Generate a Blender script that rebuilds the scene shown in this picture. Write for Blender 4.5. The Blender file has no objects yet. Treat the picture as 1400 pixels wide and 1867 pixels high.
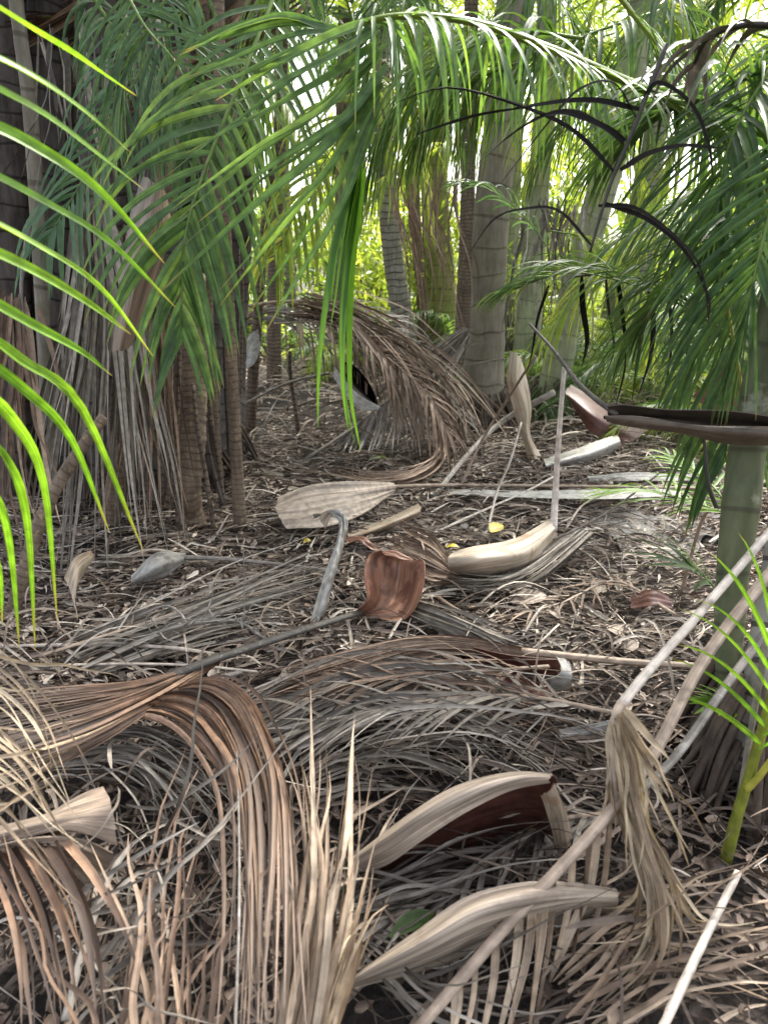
import bpy, math, random
import numpy as np
from mathutils import Vector
R = np.random.default_rng(7)
random.seed(7)
C = bpy.context.scene.collection
sc = bpy.context.scene
# ---------------------------------------------------------------- camera
CAMH, PITCH, F = 1.1, math.radians(18.6), 1348.0
cd = bpy.data.cameras.new('camera'); cam = bpy.data.objects.new('camera', cd); C.objects.link(cam)
cam.location = (0, 0, CAMH); cam.rotation_euler = (math.radians(90) - PITCH, 0, 0)
cd.sensor_fit = 'VERTICAL'; cd.sensor_height = 36; cd.sensor_width = 27; cd.lens = 36 * F / 1867
cd.clip_start = 0.05; cd.clip_end = 500
sc.camera = cam
cd.dof.use_dof = True; cd.dof.focus_distance = 2.1; cd.dof.aperture_fstop = 5.0
# ---------------------------------------------------------------- world, sun, exposure
SUN_EL, SUN_AZ = math.radians(50), math.radians(25)
w = bpy.data.worlds.new('World'); sc.world = w; w.use_nodes = True
nt = w.node_tree; bg = nt.nodes['Background']; sky = nt.nodes.new('ShaderNodeTexSky')
sky.sky_type = 'NISHITA'; sky.sun_disc = False; sky.sun_elevation = SUN_EL; sky.sun_rotation = SUN_AZ
sky.dust_density = 4.0; sky.air_density = 1.0; sky.ozone_density = 0.5
hs = nt.nodes.new('ShaderNodeHueSaturation'); hs.inputs['Saturation'].default_value = .38
nt.links.new(sky.outputs[0], hs.inputs['Color']); nt.links.new(hs.outputs[0], bg.inputs[0]); bg.inputs[1].default_value = 0.11
sd = bpy.data.lights.new('sun', 'SUN'); sun = bpy.data.objects.new('sun', sd); C.objects.link(sun)
sd.energy = 3.4; sd.angle = math.radians(9); sd.color = (1, 0.95, 0.86)
sdir = Vector((math.sin(SUN_AZ) * math.cos(SUN_EL), math.cos(SUN_AZ) * math.cos(SUN_EL), math.sin(SUN_EL)))
sun.rotation_euler = (-sdir).to_track_quat('-Z', 'Y').to_euler()
sc.view_settings.view_transform = 'Standard'; sc.view_settings.look = 'None'
sc.view_settings.exposure = 2.42; sc.view_settings.gamma = 1
sc.cycles.max_bounces = 6; sc.cycles.transparent_max_bounces = 4; sc.cycles.use_denoising = True
# ---------------------------------------------------------------- picture helpers: a point at a place in the wood
FW = np.array([0, math.cos(PITCH), -math.sin(PITCH)]); UP = np.array([0, math.sin(PITCH), math.cos(PITCH)])
CAM = np.array([0, 0, CAMH])
def ray(u, v): return FW * F + np.array([1., 0, 0]) * (u - 700) + UP * (933.5 - v)
def W(u, v, z=0.03):
    d = ray(u, v); return CAM + d * ((z - CAMH) / d[2])
def P(u, v, d):
    r = ray(u, v); return CAM + r * (d / r[1])
def WL(l): return np.array([W(*p) for p in l])
def PL(l): return np.array([P(*p) for p in l])
def px(p, n): return n * float(np.dot(np.asarray(p) - CAM, FW)) / F
def nrm(a): return a / np.maximum(np.linalg.norm(a, axis=-1, keepdims=True), 1e-9)
def basis(K, n):
    """Catmull-Rom basis: n samples over K control points"""
    B = np.zeros((n, K)); 
    for i, t in enumerate(np.linspace(0, K - 1, n)):
        k = min(int(t), K - 2); f = t - k
        c = [-.5*f+f*f-.5*f**3, 1-2.5*f*f+1.5*f**3, .5*f+2*f*f-1.5*f**3, -.5*f*f+.5*f**3]
        for j, cc in zip((k-1, k, k+1, k+2), c):
            if j < 0: B[i, 0] += 2*cc; B[i, 1] -= cc
            elif j > K-1: B[i, K-1] += 2*cc; B[i, K-2] -= cc
            else: B[i, j] += cc
    return B
def spl(pts, n): pts = np.asarray(pts, float); return basis(len(pts), n) @ pts
# ---------------------------------------------------------------- mesh building
class MB:
    def __init__(s): s.v, s.f, s.uv, s.r, s.m, s.n = [], [], [], [], [], 0
    def grid(s, V, rnd, UV, mat=0, flip=False):
        """V (M,N,K,3): M patches of N x K points"""
        M, N, K, _ = V.shape
        idx = np.arange(M*N*K).reshape(M, N, K) + s.n
        q = np.stack([idx[:, :-1, :-1], idx[:, :-1, 1:], idx[:, 1:, 1:], idx[:, 1:, :-1]], -1).reshape(-1, 4)
        if flip: q = q[:, ::-1]
        s.v.append(V.reshape(-1, 3)); s.f.append(q); s.uv.append(np.broadcast_to(UV, (M, N, K, 2)).reshape(-1, 2))
        s.r.append(np.broadcast_to(np.asarray(rnd, float).reshape(-1, 1, 1), (M, N, K)).reshape(-1))
        s.m.append(np.full(len(q), mat)); s.n += M*N*K
    def strips(s, Pp, Wd, up, fold=.25, rnd=None):
        """Pp (M,N,3) centre lines, Wd (M,N) full widths, up (M,3) or (M,N,3)"""
        M, N, _ = Pp.shape
        T = nrm(np.gradient(Pp, axis=1)); up = np.broadcast_to(up[:, None, :] if up.ndim == 2 else up, Pp.shape)
        S = nrm(np.cross(T, up)); Nn = np.cross(S, T)
        h = Wd[..., None] / 2
        V = np.stack([Pp - S*h, Pp - Nn*h*2*fold, Pp + S*h], 2)
        if rnd is None: rnd = R.random(M)
        UV = np.zeros((1, N, 3, 2)); UV[..., 0] = np.array([0, .5, 1]); UV[..., 1] = np.linspace(0, 1, N)[None, :, None]
        s.grid(V, rnd, UV)
    def tube(s, pts, rad, k=10, rnd=.5, flat=1.0, up=(0.02, 0.03, 1), bump=0., cap=True):
        pts = np.asarray(pts, float); n = len(pts); rad = np.broadcast_to(np.asarray(rad, float), (n,))
        T = nrm(np.gradient(pts, axis=0)); u0 = np.asarray(up, float)
        S = np.zeros_like(T); S[0] = nrm(np.cross(T[0], u0) if abs(np.dot(T[0], nrm(u0))) < .95 else np.cross(T[0], (1, 0, 0)))
        for i in range(1, n): S[i] = nrm(S[i-1] - T[i]*np.dot(S[i-1], T[i]))
        N2 = np.cross(S, T); a = np.linspace(0, 2*math.pi, k+1)
        rr = rad[:, None] * (1 + bump*R.normal(size=(n, k+1))); rr[:, -1] = rr[:, 0]
        V = pts[:, None] + S[:, None]*(np.cos(a)[None, :, None]*rr[..., None]) + N2[:, None]*(np.sin(a)[None, :, None]*rr[..., None]*flat)
        L = np.concatenate([[0], np.cumsum(np.linalg.norm(np.diff(pts, axis=0), axis=1))])
        if cap:
            c0 = np.repeat(pts[:1, None], k+1, 1); c1 = np.repeat(pts[-1:, None], k+1, 1)
            V = np.concatenate([c0, V, c1], 0); L = np.concatenate([L[:1], L, L[-1:]])
        UV = np.zeros((1, len(V), k+1, 2)); UV[..., 0] = np.linspace(0, 1, k+1); UV[..., 1] = L[None, :, None]
        s.grid(V[None], [rnd], UV)
    def shell(s, V, th=.002, rnd=.5):
        """V (N,K,3) sheet given thickness; slot 0 = outer, slot 1 = inner"""
        du = np.gradient(V, axis=0); dv = np.gradient(V, axis=1); nn = nrm(np.cross(dv, du))
        N, K, _ = V.shape; UV = np.zeros((1, N, K, 2)); UV[..., 0] = np.linspace(0, 1, K); UV[..., 1] = np.linspace(0, 1, N)[:, None]
        A, B = V + nn*th, V - nn*th
        s.grid(A[None], [rnd], UV, 0, True); s.grid(B[None], [rnd], UV, 1)
        for a, b in ((A[:, 0], B[:, 0]), (B[:, -1], A[:, -1])): s.grid(np.stack([a, b], 1)[None], [rnd], UV[:, :, :2], 0)
        for a, b in ((B[0], A[0]), (A[-1], B[-1])): s.grid(np.stack([a, b], 1)[None], [rnd], np.swapaxes(UV[:, :2], 1, 2), 0)
    def mesh(s, name, mats):
        me = bpy.data.meshes.new(name); v = np.concatenate(s.v); f = np.concatenate(s.f)
        me.vertices.add(len(v)); me.vertices.foreach_set('co', v.astype(np.float32).ravel())
        me.loops.add(f.size); me.loops.foreach_set('vertex_index', f.astype(np.int32).ravel())
        me.polygons.add(len(f)); me.polygons.foreach_set('loop_start', np.arange(0, f.size, 4, dtype=np.int32))
        me.polygons.foreach_set('use_smooth', np.ones(len(f), bool))
        for m in (mats if isinstance(mats, (list, tuple)) else [mats]): me.materials.append(m)
        me.polygons.foreach_set('material_index', np.concatenate(s.m).astype(np.int32))
        me.update(calc_edges=True)
        ul = me.uv_layers.new(name='UVMap'); ul.data.foreach_set('uv', np.concatenate(s.uv)[f.ravel()].astype(np.float32).ravel())
        at = me.attributes.new('rnd', 'FLOAT', 'POINT'); at.data.foreach_set('value', np.concatenate(s.r).astype(np.float32))
        return me
    def obj(s, name, mats, parent=None, at=None):
        o = bpy.data.objects.new(name, s.mesh(name, mats)); C.objects.link(o)
        if parent is not None: o.parent = parent; 
        if at is not None: o.location = at
        return o
def tag(o, label=None, cat=None, group=None, kind=None):
    for k, v in (('label', label), ('category', cat), ('group', group), ('kind', kind)):
        if v: o[k] = v
    return o
def thing(name, label, cat, group=None):
    o = bpy.data.objects.new(name, None); C.objects.link(o); o.empty_display_size = .05
    return tag(o, label, cat, group)
# ---------------------------------------------------------------- materials
def ramp(nt, stops):
    r = nt.nodes.new('ShaderNodeValToRGB'); e = r.color_ramp.elements
    while len(e) < len(stops): e.new(.5)
    for el, (p, c) in zip(e, stops): el.position = p; el.color = (*c, 1)
    return r
def N(nt, t, **k):
    n = nt.nodes.new(t)
    for a, b in k.items():
        if a.startswith('i_'): n.inputs[a[2:].replace('_', ' ')].default_value = b
        else: setattr(n, a, b)
    return n
def leafmat(name, stops, transl=0., rough=.6, fib=14., fibs=.45, tip=None, bump=.25, spec=.4, blotch=.3, tint=None, uvb=False, mid=0.):
    m = bpy.data.materials.new(name); m.use_nodes = True; nt = m.node_tree; L = nt.links.new; b = nt.nodes['Principled BSDF']; out = nt.nodes['Material Output']
    at = N(nt, 'ShaderNodeAttribute', attribute_name='rnd'); uv = N(nt, 'ShaderNodeUVMap'); rp = ramp(nt, stops); L(at.outputs['Fac'], rp.inputs[0])
    sx = N(nt, 'ShaderNodeSeparateXYZ'); L(uv.outputs[0], sx.inputs[0])
    ml = N(nt, 'ShaderNodeMath', operation='MULTIPLY'); L(sx.outputs[0], ml.inputs[0]); ml.inputs[1].default_value = fib
    ad = N(nt, 'ShaderNodeMath', operation='MULTIPLY_ADD'); L(at.outputs['Fac'], ad.inputs[0]); ad.inputs[1].default_value = 97.; L(ml.outputs[0], ad.inputs[2])
    cx = N(nt, 'ShaderNodeCombineXYZ'); L(ad.outputs[0], cx.inputs[0]); L(sx.outputs[1], cx.inputs[1])
    no = N(nt, 'ShaderNodeTexNoise', i_Scale=1.0, i_Detail=4.); L(cx.outputs[0], no.inputs['Vector'])
    geo = N(nt, 'ShaderNodeNewGeometry'); n2 = N(nt, 'ShaderNodeTexNoise', i_Scale=38., i_Detail=5.); L(geo.outputs['Position'], n2.inputs['Vector'])
    if uvb:
        vs = N(nt, 'ShaderNodeVectorMath', operation='MULTIPLY'); L(uv.outputs[0], vs.inputs[0]); vs.inputs[1].default_value = (9, 2.2, 1); L(vs.outputs[0], n2.inputs['Vector']); n2.inputs['Scale'].default_value = 1.
    mr = N(nt, 'ShaderNodeMapRange', i_From_Min=.3, i_From_Max=.7, i_To_Min=1-fibs, i_To_Max=1+fibs*.6); L(no.outputs[0], mr.inputs[0])
    mr2 = N(nt, 'ShaderNodeMapRange', i_From_Min=.35, i_From_Max=.65, i_To_Min=1-blotch, i_To_Max=1+blotch*.6); L(n2.outputs[0], mr2.inputs[0])
    mm = N(nt, 'ShaderNodeMath', operation='MULTIPLY'); L(mr.outputs[0], mm.inputs[0]); L(mr2.outputs[0], mm.inputs[1])
    vm = N(nt, 'ShaderNodeVectorMath', operation='SCALE'); L(rp.outputs[0], vm.inputs[0]); L(mm.outputs[0], vm.inputs['Scale'])
    col = vm.outputs[0]
    if mid:   # pale midrib
        m1 = N(nt, 'ShaderNodeMath', operation='SUBTRACT'); L(sx.outputs[0], m1.inputs[0]); m1.inputs[1].default_value = .5
        m2 = N(nt, 'ShaderNodeMath', operation='ABSOLUTE'); L(m1.outputs[0], m2.inputs[0])
        m3 = N(nt, 'ShaderNodeMapRange', i_From_Min=.03, i_From_Max=.09, i_To_Min=1+mid, i_To_Max=1.); L(m2.outputs[0], m3.inputs[0])
        v2 = N(nt, 'ShaderNodeVectorMath', operation='SCALE'); L(col, v2.inputs[0]); L(m3.outputs[0], v2.inputs['Scale']); col = v2.outputs[0]
    if tip:
        mt = N(nt, 'ShaderNodeMapRange', i_From_Min=tip[0], i_From_Max=1.0); L(sx.outputs[1], mt.inputs[0])
        mx = N(nt, 'ShaderNodeMix', data_type='RGBA'); L(mt.outputs[0], mx.inputs[0]); L(col, mx.inputs[6]); mx.inputs[7].default_value = (*tip[1], 1); col = mx.outputs[2]
    if tint:   # bleached or stained patches
        n3 = N(nt, 'ShaderNodeTexNoise', i_Scale=tint[0], i_Detail=6., i_Roughness=.65); L(geo.outputs['Position'], n3.inputs['Vector'])
        m3 = N(nt, 'ShaderNodeMapRange', i_From_Min=tint[1], i_From_Max=tint[1]+.12, i_To_Max=tint[3]); L(n3.outputs[0], m3.inputs[0])
        mx = N(nt, 'ShaderNodeMix', data_type='RGBA'); L(m3.outputs[0], mx.inputs[0]); L(col, mx.inputs[6]); mx.inputs[7].default_value = (*tint[2], 1); col = mx.outputs[2]
    L(col, b.inputs['Base Color']); b.inputs['Roughness'].default_value = rough; b.inputs['Specular IOR Level'].default_value = spec
    bp = N(nt, 'ShaderNodeBump', i_Strength=bump, i_Distance=.003); L(no.outputs[0], bp.inputs['Height']); L(bp.outputs[0], b.inputs['Normal'])
    if transl:
        tr = N(nt, 'ShaderNodeBsdfTranslucent'); L(bp.outputs[0], tr.inputs['Normal']); ms = N(nt, 'ShaderNodeMixShader'); ms.inputs[0].default_value = transl
        g = N(nt, 'ShaderNodeMix', data_type='RGBA', blend_type='MULTIPLY'); g.inputs[0].default_value = 1; L(col, g.inputs[6]); g.inputs[7].default_value = (1.7, 1.6, .75, 1)
        L(g.outputs[2], tr.inputs[0]); L(b.outputs[0], ms.inputs[1]); L(tr.outputs[0], ms.inputs[2]); L(ms.outputs[0], out.inputs[0])
    return m
def barkmat(name, c1, c2, ringc, ring=9., rs=.5, patch=None, rough=.8, streak=6., bumps=.6, ringw=.9):
    m = bpy.data.materials.new(name); m.use_nodes = True; nt = m.node_tree; L = nt.links.new; b = nt.nodes['Principled BSDF']
    uv = N(nt, 'ShaderNodeUVMap'); sx = N(nt, 'ShaderNodeSeparateXYZ'); L(uv.outputs[0], sx.inputs[0])
    geo = N(nt, 'ShaderNodeNewGeometry'); n1 = N(nt, 'ShaderNodeTexNoise', i_Scale=7., i_Detail=8., i_Roughness=.65); L(geo.outputs['Position'], n1.inputs['Vector'])
    mp = N(nt, 'ShaderNodeMapping'); mp.inputs['Scale'].default_value = (streak*8, streak*8, streak*1.2); L(geo.outputs['Position'], mp.inputs[0])
    n2 = N(nt, 'ShaderNodeTexNoise', i_Scale=1., i_Detail=5.); L(mp.outputs[0], n2.inputs['Vector'])
    rp = ramp(nt, [(.32, c1), (.68, c2)]); ma = N(nt, 'ShaderNodeMath', operation='MULTIPLY_ADD'); L(n2.outputs[0], ma.inputs[0]); ma.inputs[1].default_value = .5
    mb = N(nt, 'ShaderNodeMath', operation='MULTIPLY'); L(n1.outputs[0], mb.inputs[0]); mb.inputs[1].default_value = .5; L(mb.outputs[0], ma.inputs[2]); L(ma.outputs[0], rp.inputs[0])
    # rings: leaf scars round the stem
    nz = N(nt, 'ShaderNodeTexNoise', i_Scale=3., i_Detail=2.); L(geo.outputs['Position'], nz.inputs['Vector'])
    r1 = N(nt, 'ShaderNodeMath', operation='MULTIPLY_ADD'); L(nz.outputs[0], r1.inputs[0]); r1.inputs[1].default_value = .12; L(sx.outputs[1], r1.inputs[2])
    r2 = N(nt, 'ShaderNodeMath', operation='MULTIPLY'); L(r1.outputs[0], r2.inputs[0]); r2.inputs[1].default_value = ring
    r3 = N(nt, 'ShaderNodeMath', operation='FRACT'); L(r2.outputs[0], r3.inputs[0])
    r4 = N(nt, 'ShaderNodeMapRange', i_From_Min=ringw, i_From_Max=ringw+.05, i_To_Max=rs); L(r3.outputs[0], r4.inputs[0])
    mx = N(nt, 'ShaderNodeMix', data_type='RGBA'); L(r4.outputs[0], mx.inputs[0]); L(rp.outputs[0], mx.inputs[6]); mx.inputs[7].default_value = (*ringc, 1); col = mx.outputs[2]
    if patch:
        n3 = N(nt, 'ShaderNodeTexNoise', i_Scale=patch[0], i_Detail=7., i_Roughness=.7); L(geo.outputs['Position'], n3.inputs['Vector'])
        m3 = N(nt, 'ShaderNodeMapRange', i_From_Min=patch[1], i_From_Max=patch[1]+.08, i_To_Max=.85); L(n3.outputs[0], m3.inputs[0])
        mx = N(nt, 'ShaderNodeMix', data_type='RGBA'); L(m3.outputs[0], mx.inputs[0]); L(col, mx.inputs[6]); mx.inputs[7].default_value = (*patch[2], 1); col = mx.outputs[2]
    L(col, b.inputs['Base Color']); b.inputs['Roughness'].default_value = rough; b.inputs['Specular IOR Level'].default_value = .25
    hh = N(nt, 'ShaderNodeMath', operation='SUBTRACT'); L(ma.outputs[0], hh.inputs[0]); L(r4.outputs[0], hh.inputs[1])
    bp = N(nt, 'ShaderNodeBump', i_Strength=bumps, i_Distance=.008); L(hh.outputs[0], bp.inputs['Height']); L(bp.outputs[0], b.inputs['Normal'])
    return m
DK, BR, GT, TN, PL_ = (.045, .032, .025), (.125, .085, .060), (.26, .205, .155), (.40, .325, .25), (.62, .56, .48)
M = {}
M['litter'] = leafmat('dry litter', [(0, (.03, .021, .016)), (.18, (.08, .055, .04)), (.5, (.23, .17, .128)), (.8, (.36, .285, .215)), (1, (.60, .53, .45))], rough=.62)
M['chips'] = leafmat('dry leaf bits', [(0, (.05, .036, .027)), (.25, (.16, .11, .08)), (.5, (.33, .245, .18)), (.8, (.52, .42, .33)), (1, (.74, .66, .57))], rough=.6)
M['grey'] = leafmat('grey dead leaflets', [(0, (.085, .07, .055)), (.5, (.23, .195, .155)), (1, (.42, .37, .31))], rough=.6)
M['silver'] = leafmat('bleached leaflets', [(0, (.2, .18, .16)), (1, (.58, .55, .5))], rough=.5)
M['brown'] = leafmat('brown dead leaflets', [(0, (.10, .062, .042)), (.5, (.235, .15, .10)), (1, (.40, .285, .20))], rough=.6)
M['orange'] = leafmat('rusty leaflets', [(0, (.045, .026, .018)), (.5, (.21, .112, .06)), (1, (.38, .235, .15))], rough=.55, tip=(.4, (.20, .15, .115)))
M['straw'] = leafmat('straw leaflets', [(0, (.22, .155, .10)), (.5, (.40, .30, .20)), (1, (.60, .49, .34))], rough=.55, transl=.1)
M['tan'] = leafmat('tan leaflets', [(0, (.15, .10, .066)), (.5, (.32, .23, .155)), (1, (.50, .39, .28))], rough=.55)
M['black'] = leafmat('blackened leaflets', [(0, (.008, .006, .005)), (1, (.026, .020, .016))], rough=.7, spec=.2)
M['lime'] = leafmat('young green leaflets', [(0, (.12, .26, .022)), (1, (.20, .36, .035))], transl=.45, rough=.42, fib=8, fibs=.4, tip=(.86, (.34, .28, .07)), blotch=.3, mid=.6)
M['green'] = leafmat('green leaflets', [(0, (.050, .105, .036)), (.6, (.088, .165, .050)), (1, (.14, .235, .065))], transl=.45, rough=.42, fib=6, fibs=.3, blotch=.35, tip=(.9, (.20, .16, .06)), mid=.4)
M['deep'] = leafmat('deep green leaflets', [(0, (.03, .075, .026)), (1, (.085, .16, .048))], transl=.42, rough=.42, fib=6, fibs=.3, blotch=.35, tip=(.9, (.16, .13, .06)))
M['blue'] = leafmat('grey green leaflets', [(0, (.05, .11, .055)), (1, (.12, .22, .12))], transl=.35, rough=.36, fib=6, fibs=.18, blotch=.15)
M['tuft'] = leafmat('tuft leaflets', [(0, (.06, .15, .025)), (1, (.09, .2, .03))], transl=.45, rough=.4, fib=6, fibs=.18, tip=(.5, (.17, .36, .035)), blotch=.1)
M['sunny'] = leafmat('yellow green foliage', [(0, (.14, .22, .035)), (.6, (.24, .33, .06)), (1, (.38, .42, .12))], transl=.5, rough=.42, fib=6, fibs=.15, blotch=.2)  # sunlight shining through the leaves partly put into a brighter base colour
M['sheath'] = leafmat('dry sheath skin', [(0, (.25, .18, .13)), (.5, (.34, .26, .195)), (1, (.46, .38, .30))], fib=60, fibs=.6, rough=.5, blotch=.5, uvb=True, tint=(12, .56, (.15, .105, .075), .5))
M['cream'] = leafmat('cream sheath skin', [(0, (.40, .31, .22)), (1, (.60, .50, .39))], fib=45, fibs=.45, rough=.45, blotch=.4, uvb=True, tint=(11, .53, (.28, .17, .10), .8))
M['bark_sheath'] = leafmat('dark sheath skin', [(0, (.10, .075, .055)), (1, (.16, .12, .09))], fib=30, fibs=.4, rough=.5)
M['pleated'] = leafmat('pleated sheath skin', [(0, (.26, .19, .14)), (1, (.50, .41, .33))], fib=11, fibs=.65, rough=.5, bump=1.)
M['inner'] = leafmat('sheath lining', [(0, (.085, .03, .022)), (1, (.15, .06, .042))], fib=70, fibs=.45, rough=.45)
M['rust'] = leafmat('rust red sheath lining', [(0, (.30, .145, .09)), (1, (.40, .21, .135))], fib=60, fibs=.5, rough=.4, blotch=.5, uvb=True, tint=(13, .5, (.12, .05, .036), .85))
M['silversheath'] = leafmat('silvery sheath', [(0, (.33, .31, .28)), (1, (.5, .48, .44))], fib=30, fibs=.3, rough=.35, bump=.8, tint=(16, .52, (.14, .12, .10), .7))
M['stalk'] = leafmat('dry stalk', [(0, (.20, .15, .11)), (.5, (.36, .27, .20)), (1, (.55, .48, .41))], fib=22, fibs=.3, rough=.5, tint=(20, .56, (.13, .09, .065), .7))
M['speckstalk'] = leafmat('speckled dark stalk', [(0, (.07, .06, .05)), (1, (.10, .085, .07))], fib=22, fibs=.4, rough=.5, tint=(150, .6, (.5, .47, .42), .7))
M['palestalk'] = leafmat('pale stalk', [(0, (.55, .47, .41)), (1, (.68, .6, .54))], fib=22, fibs=.25, rough=.45, tint=(20, .6, (.3, .2, .16), .6))
M['greystalk'] = leafmat('grey stalk', [(0, (.12, .10, .085)), (1, (.30, .27, .235))], fib=22, fibs=.4, rough=.55, tint=(40, .56, (.5, .47, .42), .5))
M['greenstalk'] = leafmat('green stalk', [(0, (.05, .12, .022)), (.6, (.13, .20, .03)), (1, (.32, .30, .04))], fib=10, fibs=.2, rough=.4)
M['darkstalk'] = leafmat('dark stalk', [(0, (.02, .018, .014)), (1, (.07, .06, .05))], fib=10, fibs=.3, rough=.5)
M['bark_pale'] = barkmat('pale grey trunk', (.115, .10, .075), (.27, .245, .195), (.07, .055, .04), ring=5.5, rs=.6, patch=(11, .53, (.17, .15, .10)))
M['bark_green'] = barkmat('green trunk', (.16, .17, .06), (.30, .31, .12), (.10, .08, .05), ring=7, rs=.7, patch=(9, .6, (.25, .22, .15)))
M['bark_olive'] = barkmat('olive trunk', (.15, .165, .09), (.31, .33, .20), (.08, .07, .05), ring=6, rs=.5, patch=(8, .58, (.34, .34, .25)))
M['bark_grey'] = barkmat('grey ringed trunk', (.13, .12, .10), (.33, .31, .27), (.045, .037, .03), ring=14, rs=.85, ringw=.82)
M['bark_shaft'] = barkmat('grey green crownshaft', (.065, .08, .042), (.17, .185, .10), (.06, .055, .04), ring=8, rs=.6, patch=(9, .57, (.30, .30, .22)), rough=.55, bumps=.3)
M['bark_dark'] = barkmat('dark fibrous trunk', (.03, .026, .024), (.14, .118, .105), (.02, .016, .014), ring=9, rs=.6, patch=(5, .66, (.16, .145, .125)), bumps=1.)
M['bark_brown'] = barkmat('brown root bark', (.085, .06, .045), (.24, .18, .13), (.045, .032, .026), ring=37, rs=.3, ringw=.75, patch=(45, .56, (.34, .26, .13)), bumps=1.)
M['bark_stem'] = barkmat('brown stem bark', (.065, .045, .036), (.19, .145, .11), (.04, .03, .025), ring=30, rs=.6, ringw=.7, patch=(50, .58, (.32, .25, .12)), bumps=1.)
M['root'] = barkmat('aerial roots', (.03, .022, .018), (.13, .095, .07), (.05, .04, .03), ring=20, rs=.3)
# ---------------------------------------------------------------- ground
def gh(x, y):
    x = np.asarray(x, float); y = np.asarray(y, float)
    return (.018*np.sin(x*3.1+1.2)*np.cos(y*2.3) + .012*np.sin(x*7.3+y*5.1) + .02*np.exp(-((y-1.2)**2)/.5)*np.sin(x*4+.6)
            + .05*np.clip((y-4.5)/4, 0, 1)*np.exp(-((x-.6)**2)/2.5)) - .01
def ground():
    xs = np.concatenate([np.linspace(-80, -8, 12)[:-1], np.linspace(-8, 8, 200), np.linspace(8, 80, 12)[1:]])
    ys = np.concatenate([np.linspace(-20, -1, 8)[:-1], np.linspace(-1, 12, 200), np.linspace(12, 120, 20)[1:]])
    X, Y = np.meshgrid(xs, ys, indexing='ij'); V = np.stack([X, Y, gh(X, Y) - .03], -1)
    mb = MB(); mb.grid(V[None], [.5], np.zeros((1, 1, 1, 2)), 0, True)
    m = bpy.data.materials.new('soil'); m.use_nodes = True; nt = m.node_tree; L = nt.links.new; b = nt.nodes['Principled BSDF']
    geo = N(nt, 'ShaderNodeNewGeometry'); n1 = N(nt, 'ShaderNodeTexNoise', i_Scale=28., i_Detail=8., i_Roughness=.75); L(geo.outputs['Position'], n1.inputs['Vector'])
    n2 = N(nt, 'ShaderNodeTexVoronoi', i_Scale=60.); L(geo.outputs['Position'], n2.inputs['Vector'])
    rp = ramp(nt, [(.3, (.012, .009, .007)), (.6, (.05, .035, .026)), (.75, (.14, .10, .075))]); L(n1.outputs[0], rp.inputs[0]); L(rp.outputs[0], b.inputs['Base Color'])  # shade of the gaps between leaves put into the dark soil colour
    bp = N(nt, 'ShaderNodeBump', i_Strength=1., i_Distance=.03); ad = N(nt, 'ShaderNodeMath'); L(n1.outputs[0], ad.inputs[0]); L(n2.outputs[0], ad.inputs[1]); L(ad.outputs[0], bp.inputs['Height']); L(bp.outputs[0], b.inputs['Normal'])
    b.inputs['Roughness'].default_value = .95
    tag(mb.obj('ground', m), kind='structure')
ground()
# ---------------------------------------------------------------- litter (uncountable)
def prof(n, base=.35, tip=1.4): t = np.linspace(0, 1, n); return np.minimum(1, base + t*5) * (1 - t**tip)**.8 + .04
def scatter(n, ylo, yhi, spread=.56, gamma=1.0):
    y = ylo + (yhi-ylo) * R.random(n)**gamma; x = (R.random(n)*2-1) * (y*spread + .75); return x, y
def lying(mb, x, y, L, Wd, ang, seg=8, lift=.05, curl=.5, arch=.04, tilt=.9, rnd=None, z0=0., fold=.22, zc=.12):
    n = len(x); t = np.linspace(0, 1, seg)
    bend = R.normal(size=n)*curl; a = ang[:, None] + bend[:, None]*(t-.5)[None]*2
    st = L[:, None]/(seg-1); X = np.cumsum(np.cos(a)*st, 1); Y = np.cumsum(np.sin(a)*st, 1)
    X += (x - X.mean(1))[:, None]; Y += (y - Y.mean(1))[:, None]
    slope = R.normal(size=n)*zc*L
    Z = gh(X, Y) + z0 + (R.random(n)*lift)[:, None] + slope[:, None]*(t-.5) + (np.abs(R.normal(size=n))*arch*np.minimum(1, L/.25))[:, None]*np.sin(t*math.pi)
    Z = np.maximum(Z, gh(X, Y) - .015)
    up = nrm(np.stack([R.normal(size=n)*tilt, R.normal(size=n)*tilt, np.ones(n)], -1))
    mb.strips(np.stack([X, Y, Z], -1), Wd[:, None]*prof(seg)[None], up, fold, rnd)
mb = MB()
# small curled leaf bits
x, y = scatter(44000, .7, 5.2, gamma=.75)
pn = np.sin(x*5.3+1.7*np.sin(y*3.1))*np.sin(y*4.7+2*np.sin(x*2.3+1)) + .4*np.sin(x*13+y*11)
keep = R.random(len(x)) < np.clip(.62 + .55*pn, .12, 1); x, y = x[keep], y[keep]; n = len(x)
lying(mb, x, y, .018+.045*R.random(n)**1.3, .008+.019*R.random(n)**1.3, R.random(n)*6.28, seg=5, lift=.045, curl=.7, arch=.010, tilt=.9, fold=.3, rnd=R.random(n)**1.2*np.where(y < 1.6, .5, 1.))  # near bits darkened, putting the shade of deep gaps into their colour
x, y = scatter(6000, 5.2, 12, gamma=.9); n = len(x)
lying(mb, x, y, .05+.08*R.random(n), .015+.02*R.random(n), R.random(n)*6.28, seg=4, lift=.04, curl=1., arch=.02, tilt=1.2, rnd=.25+.75*R.random(n))  # far bits paler, brightness of the lit far ground put into colour
tag(mb.obj('leaf_litter', M['chips']), kind='stuff')
mb = MB()
x, y = scatter(15000, .65, 4.8, gamma=.75); n = len(x)
side = np.where(x < -.15*y, 0, 1)
ang = np.where(R.random(n) < .6, R.normal(size=n)*.45, R.random(n)*3.14)
near = y < 1.35
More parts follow.
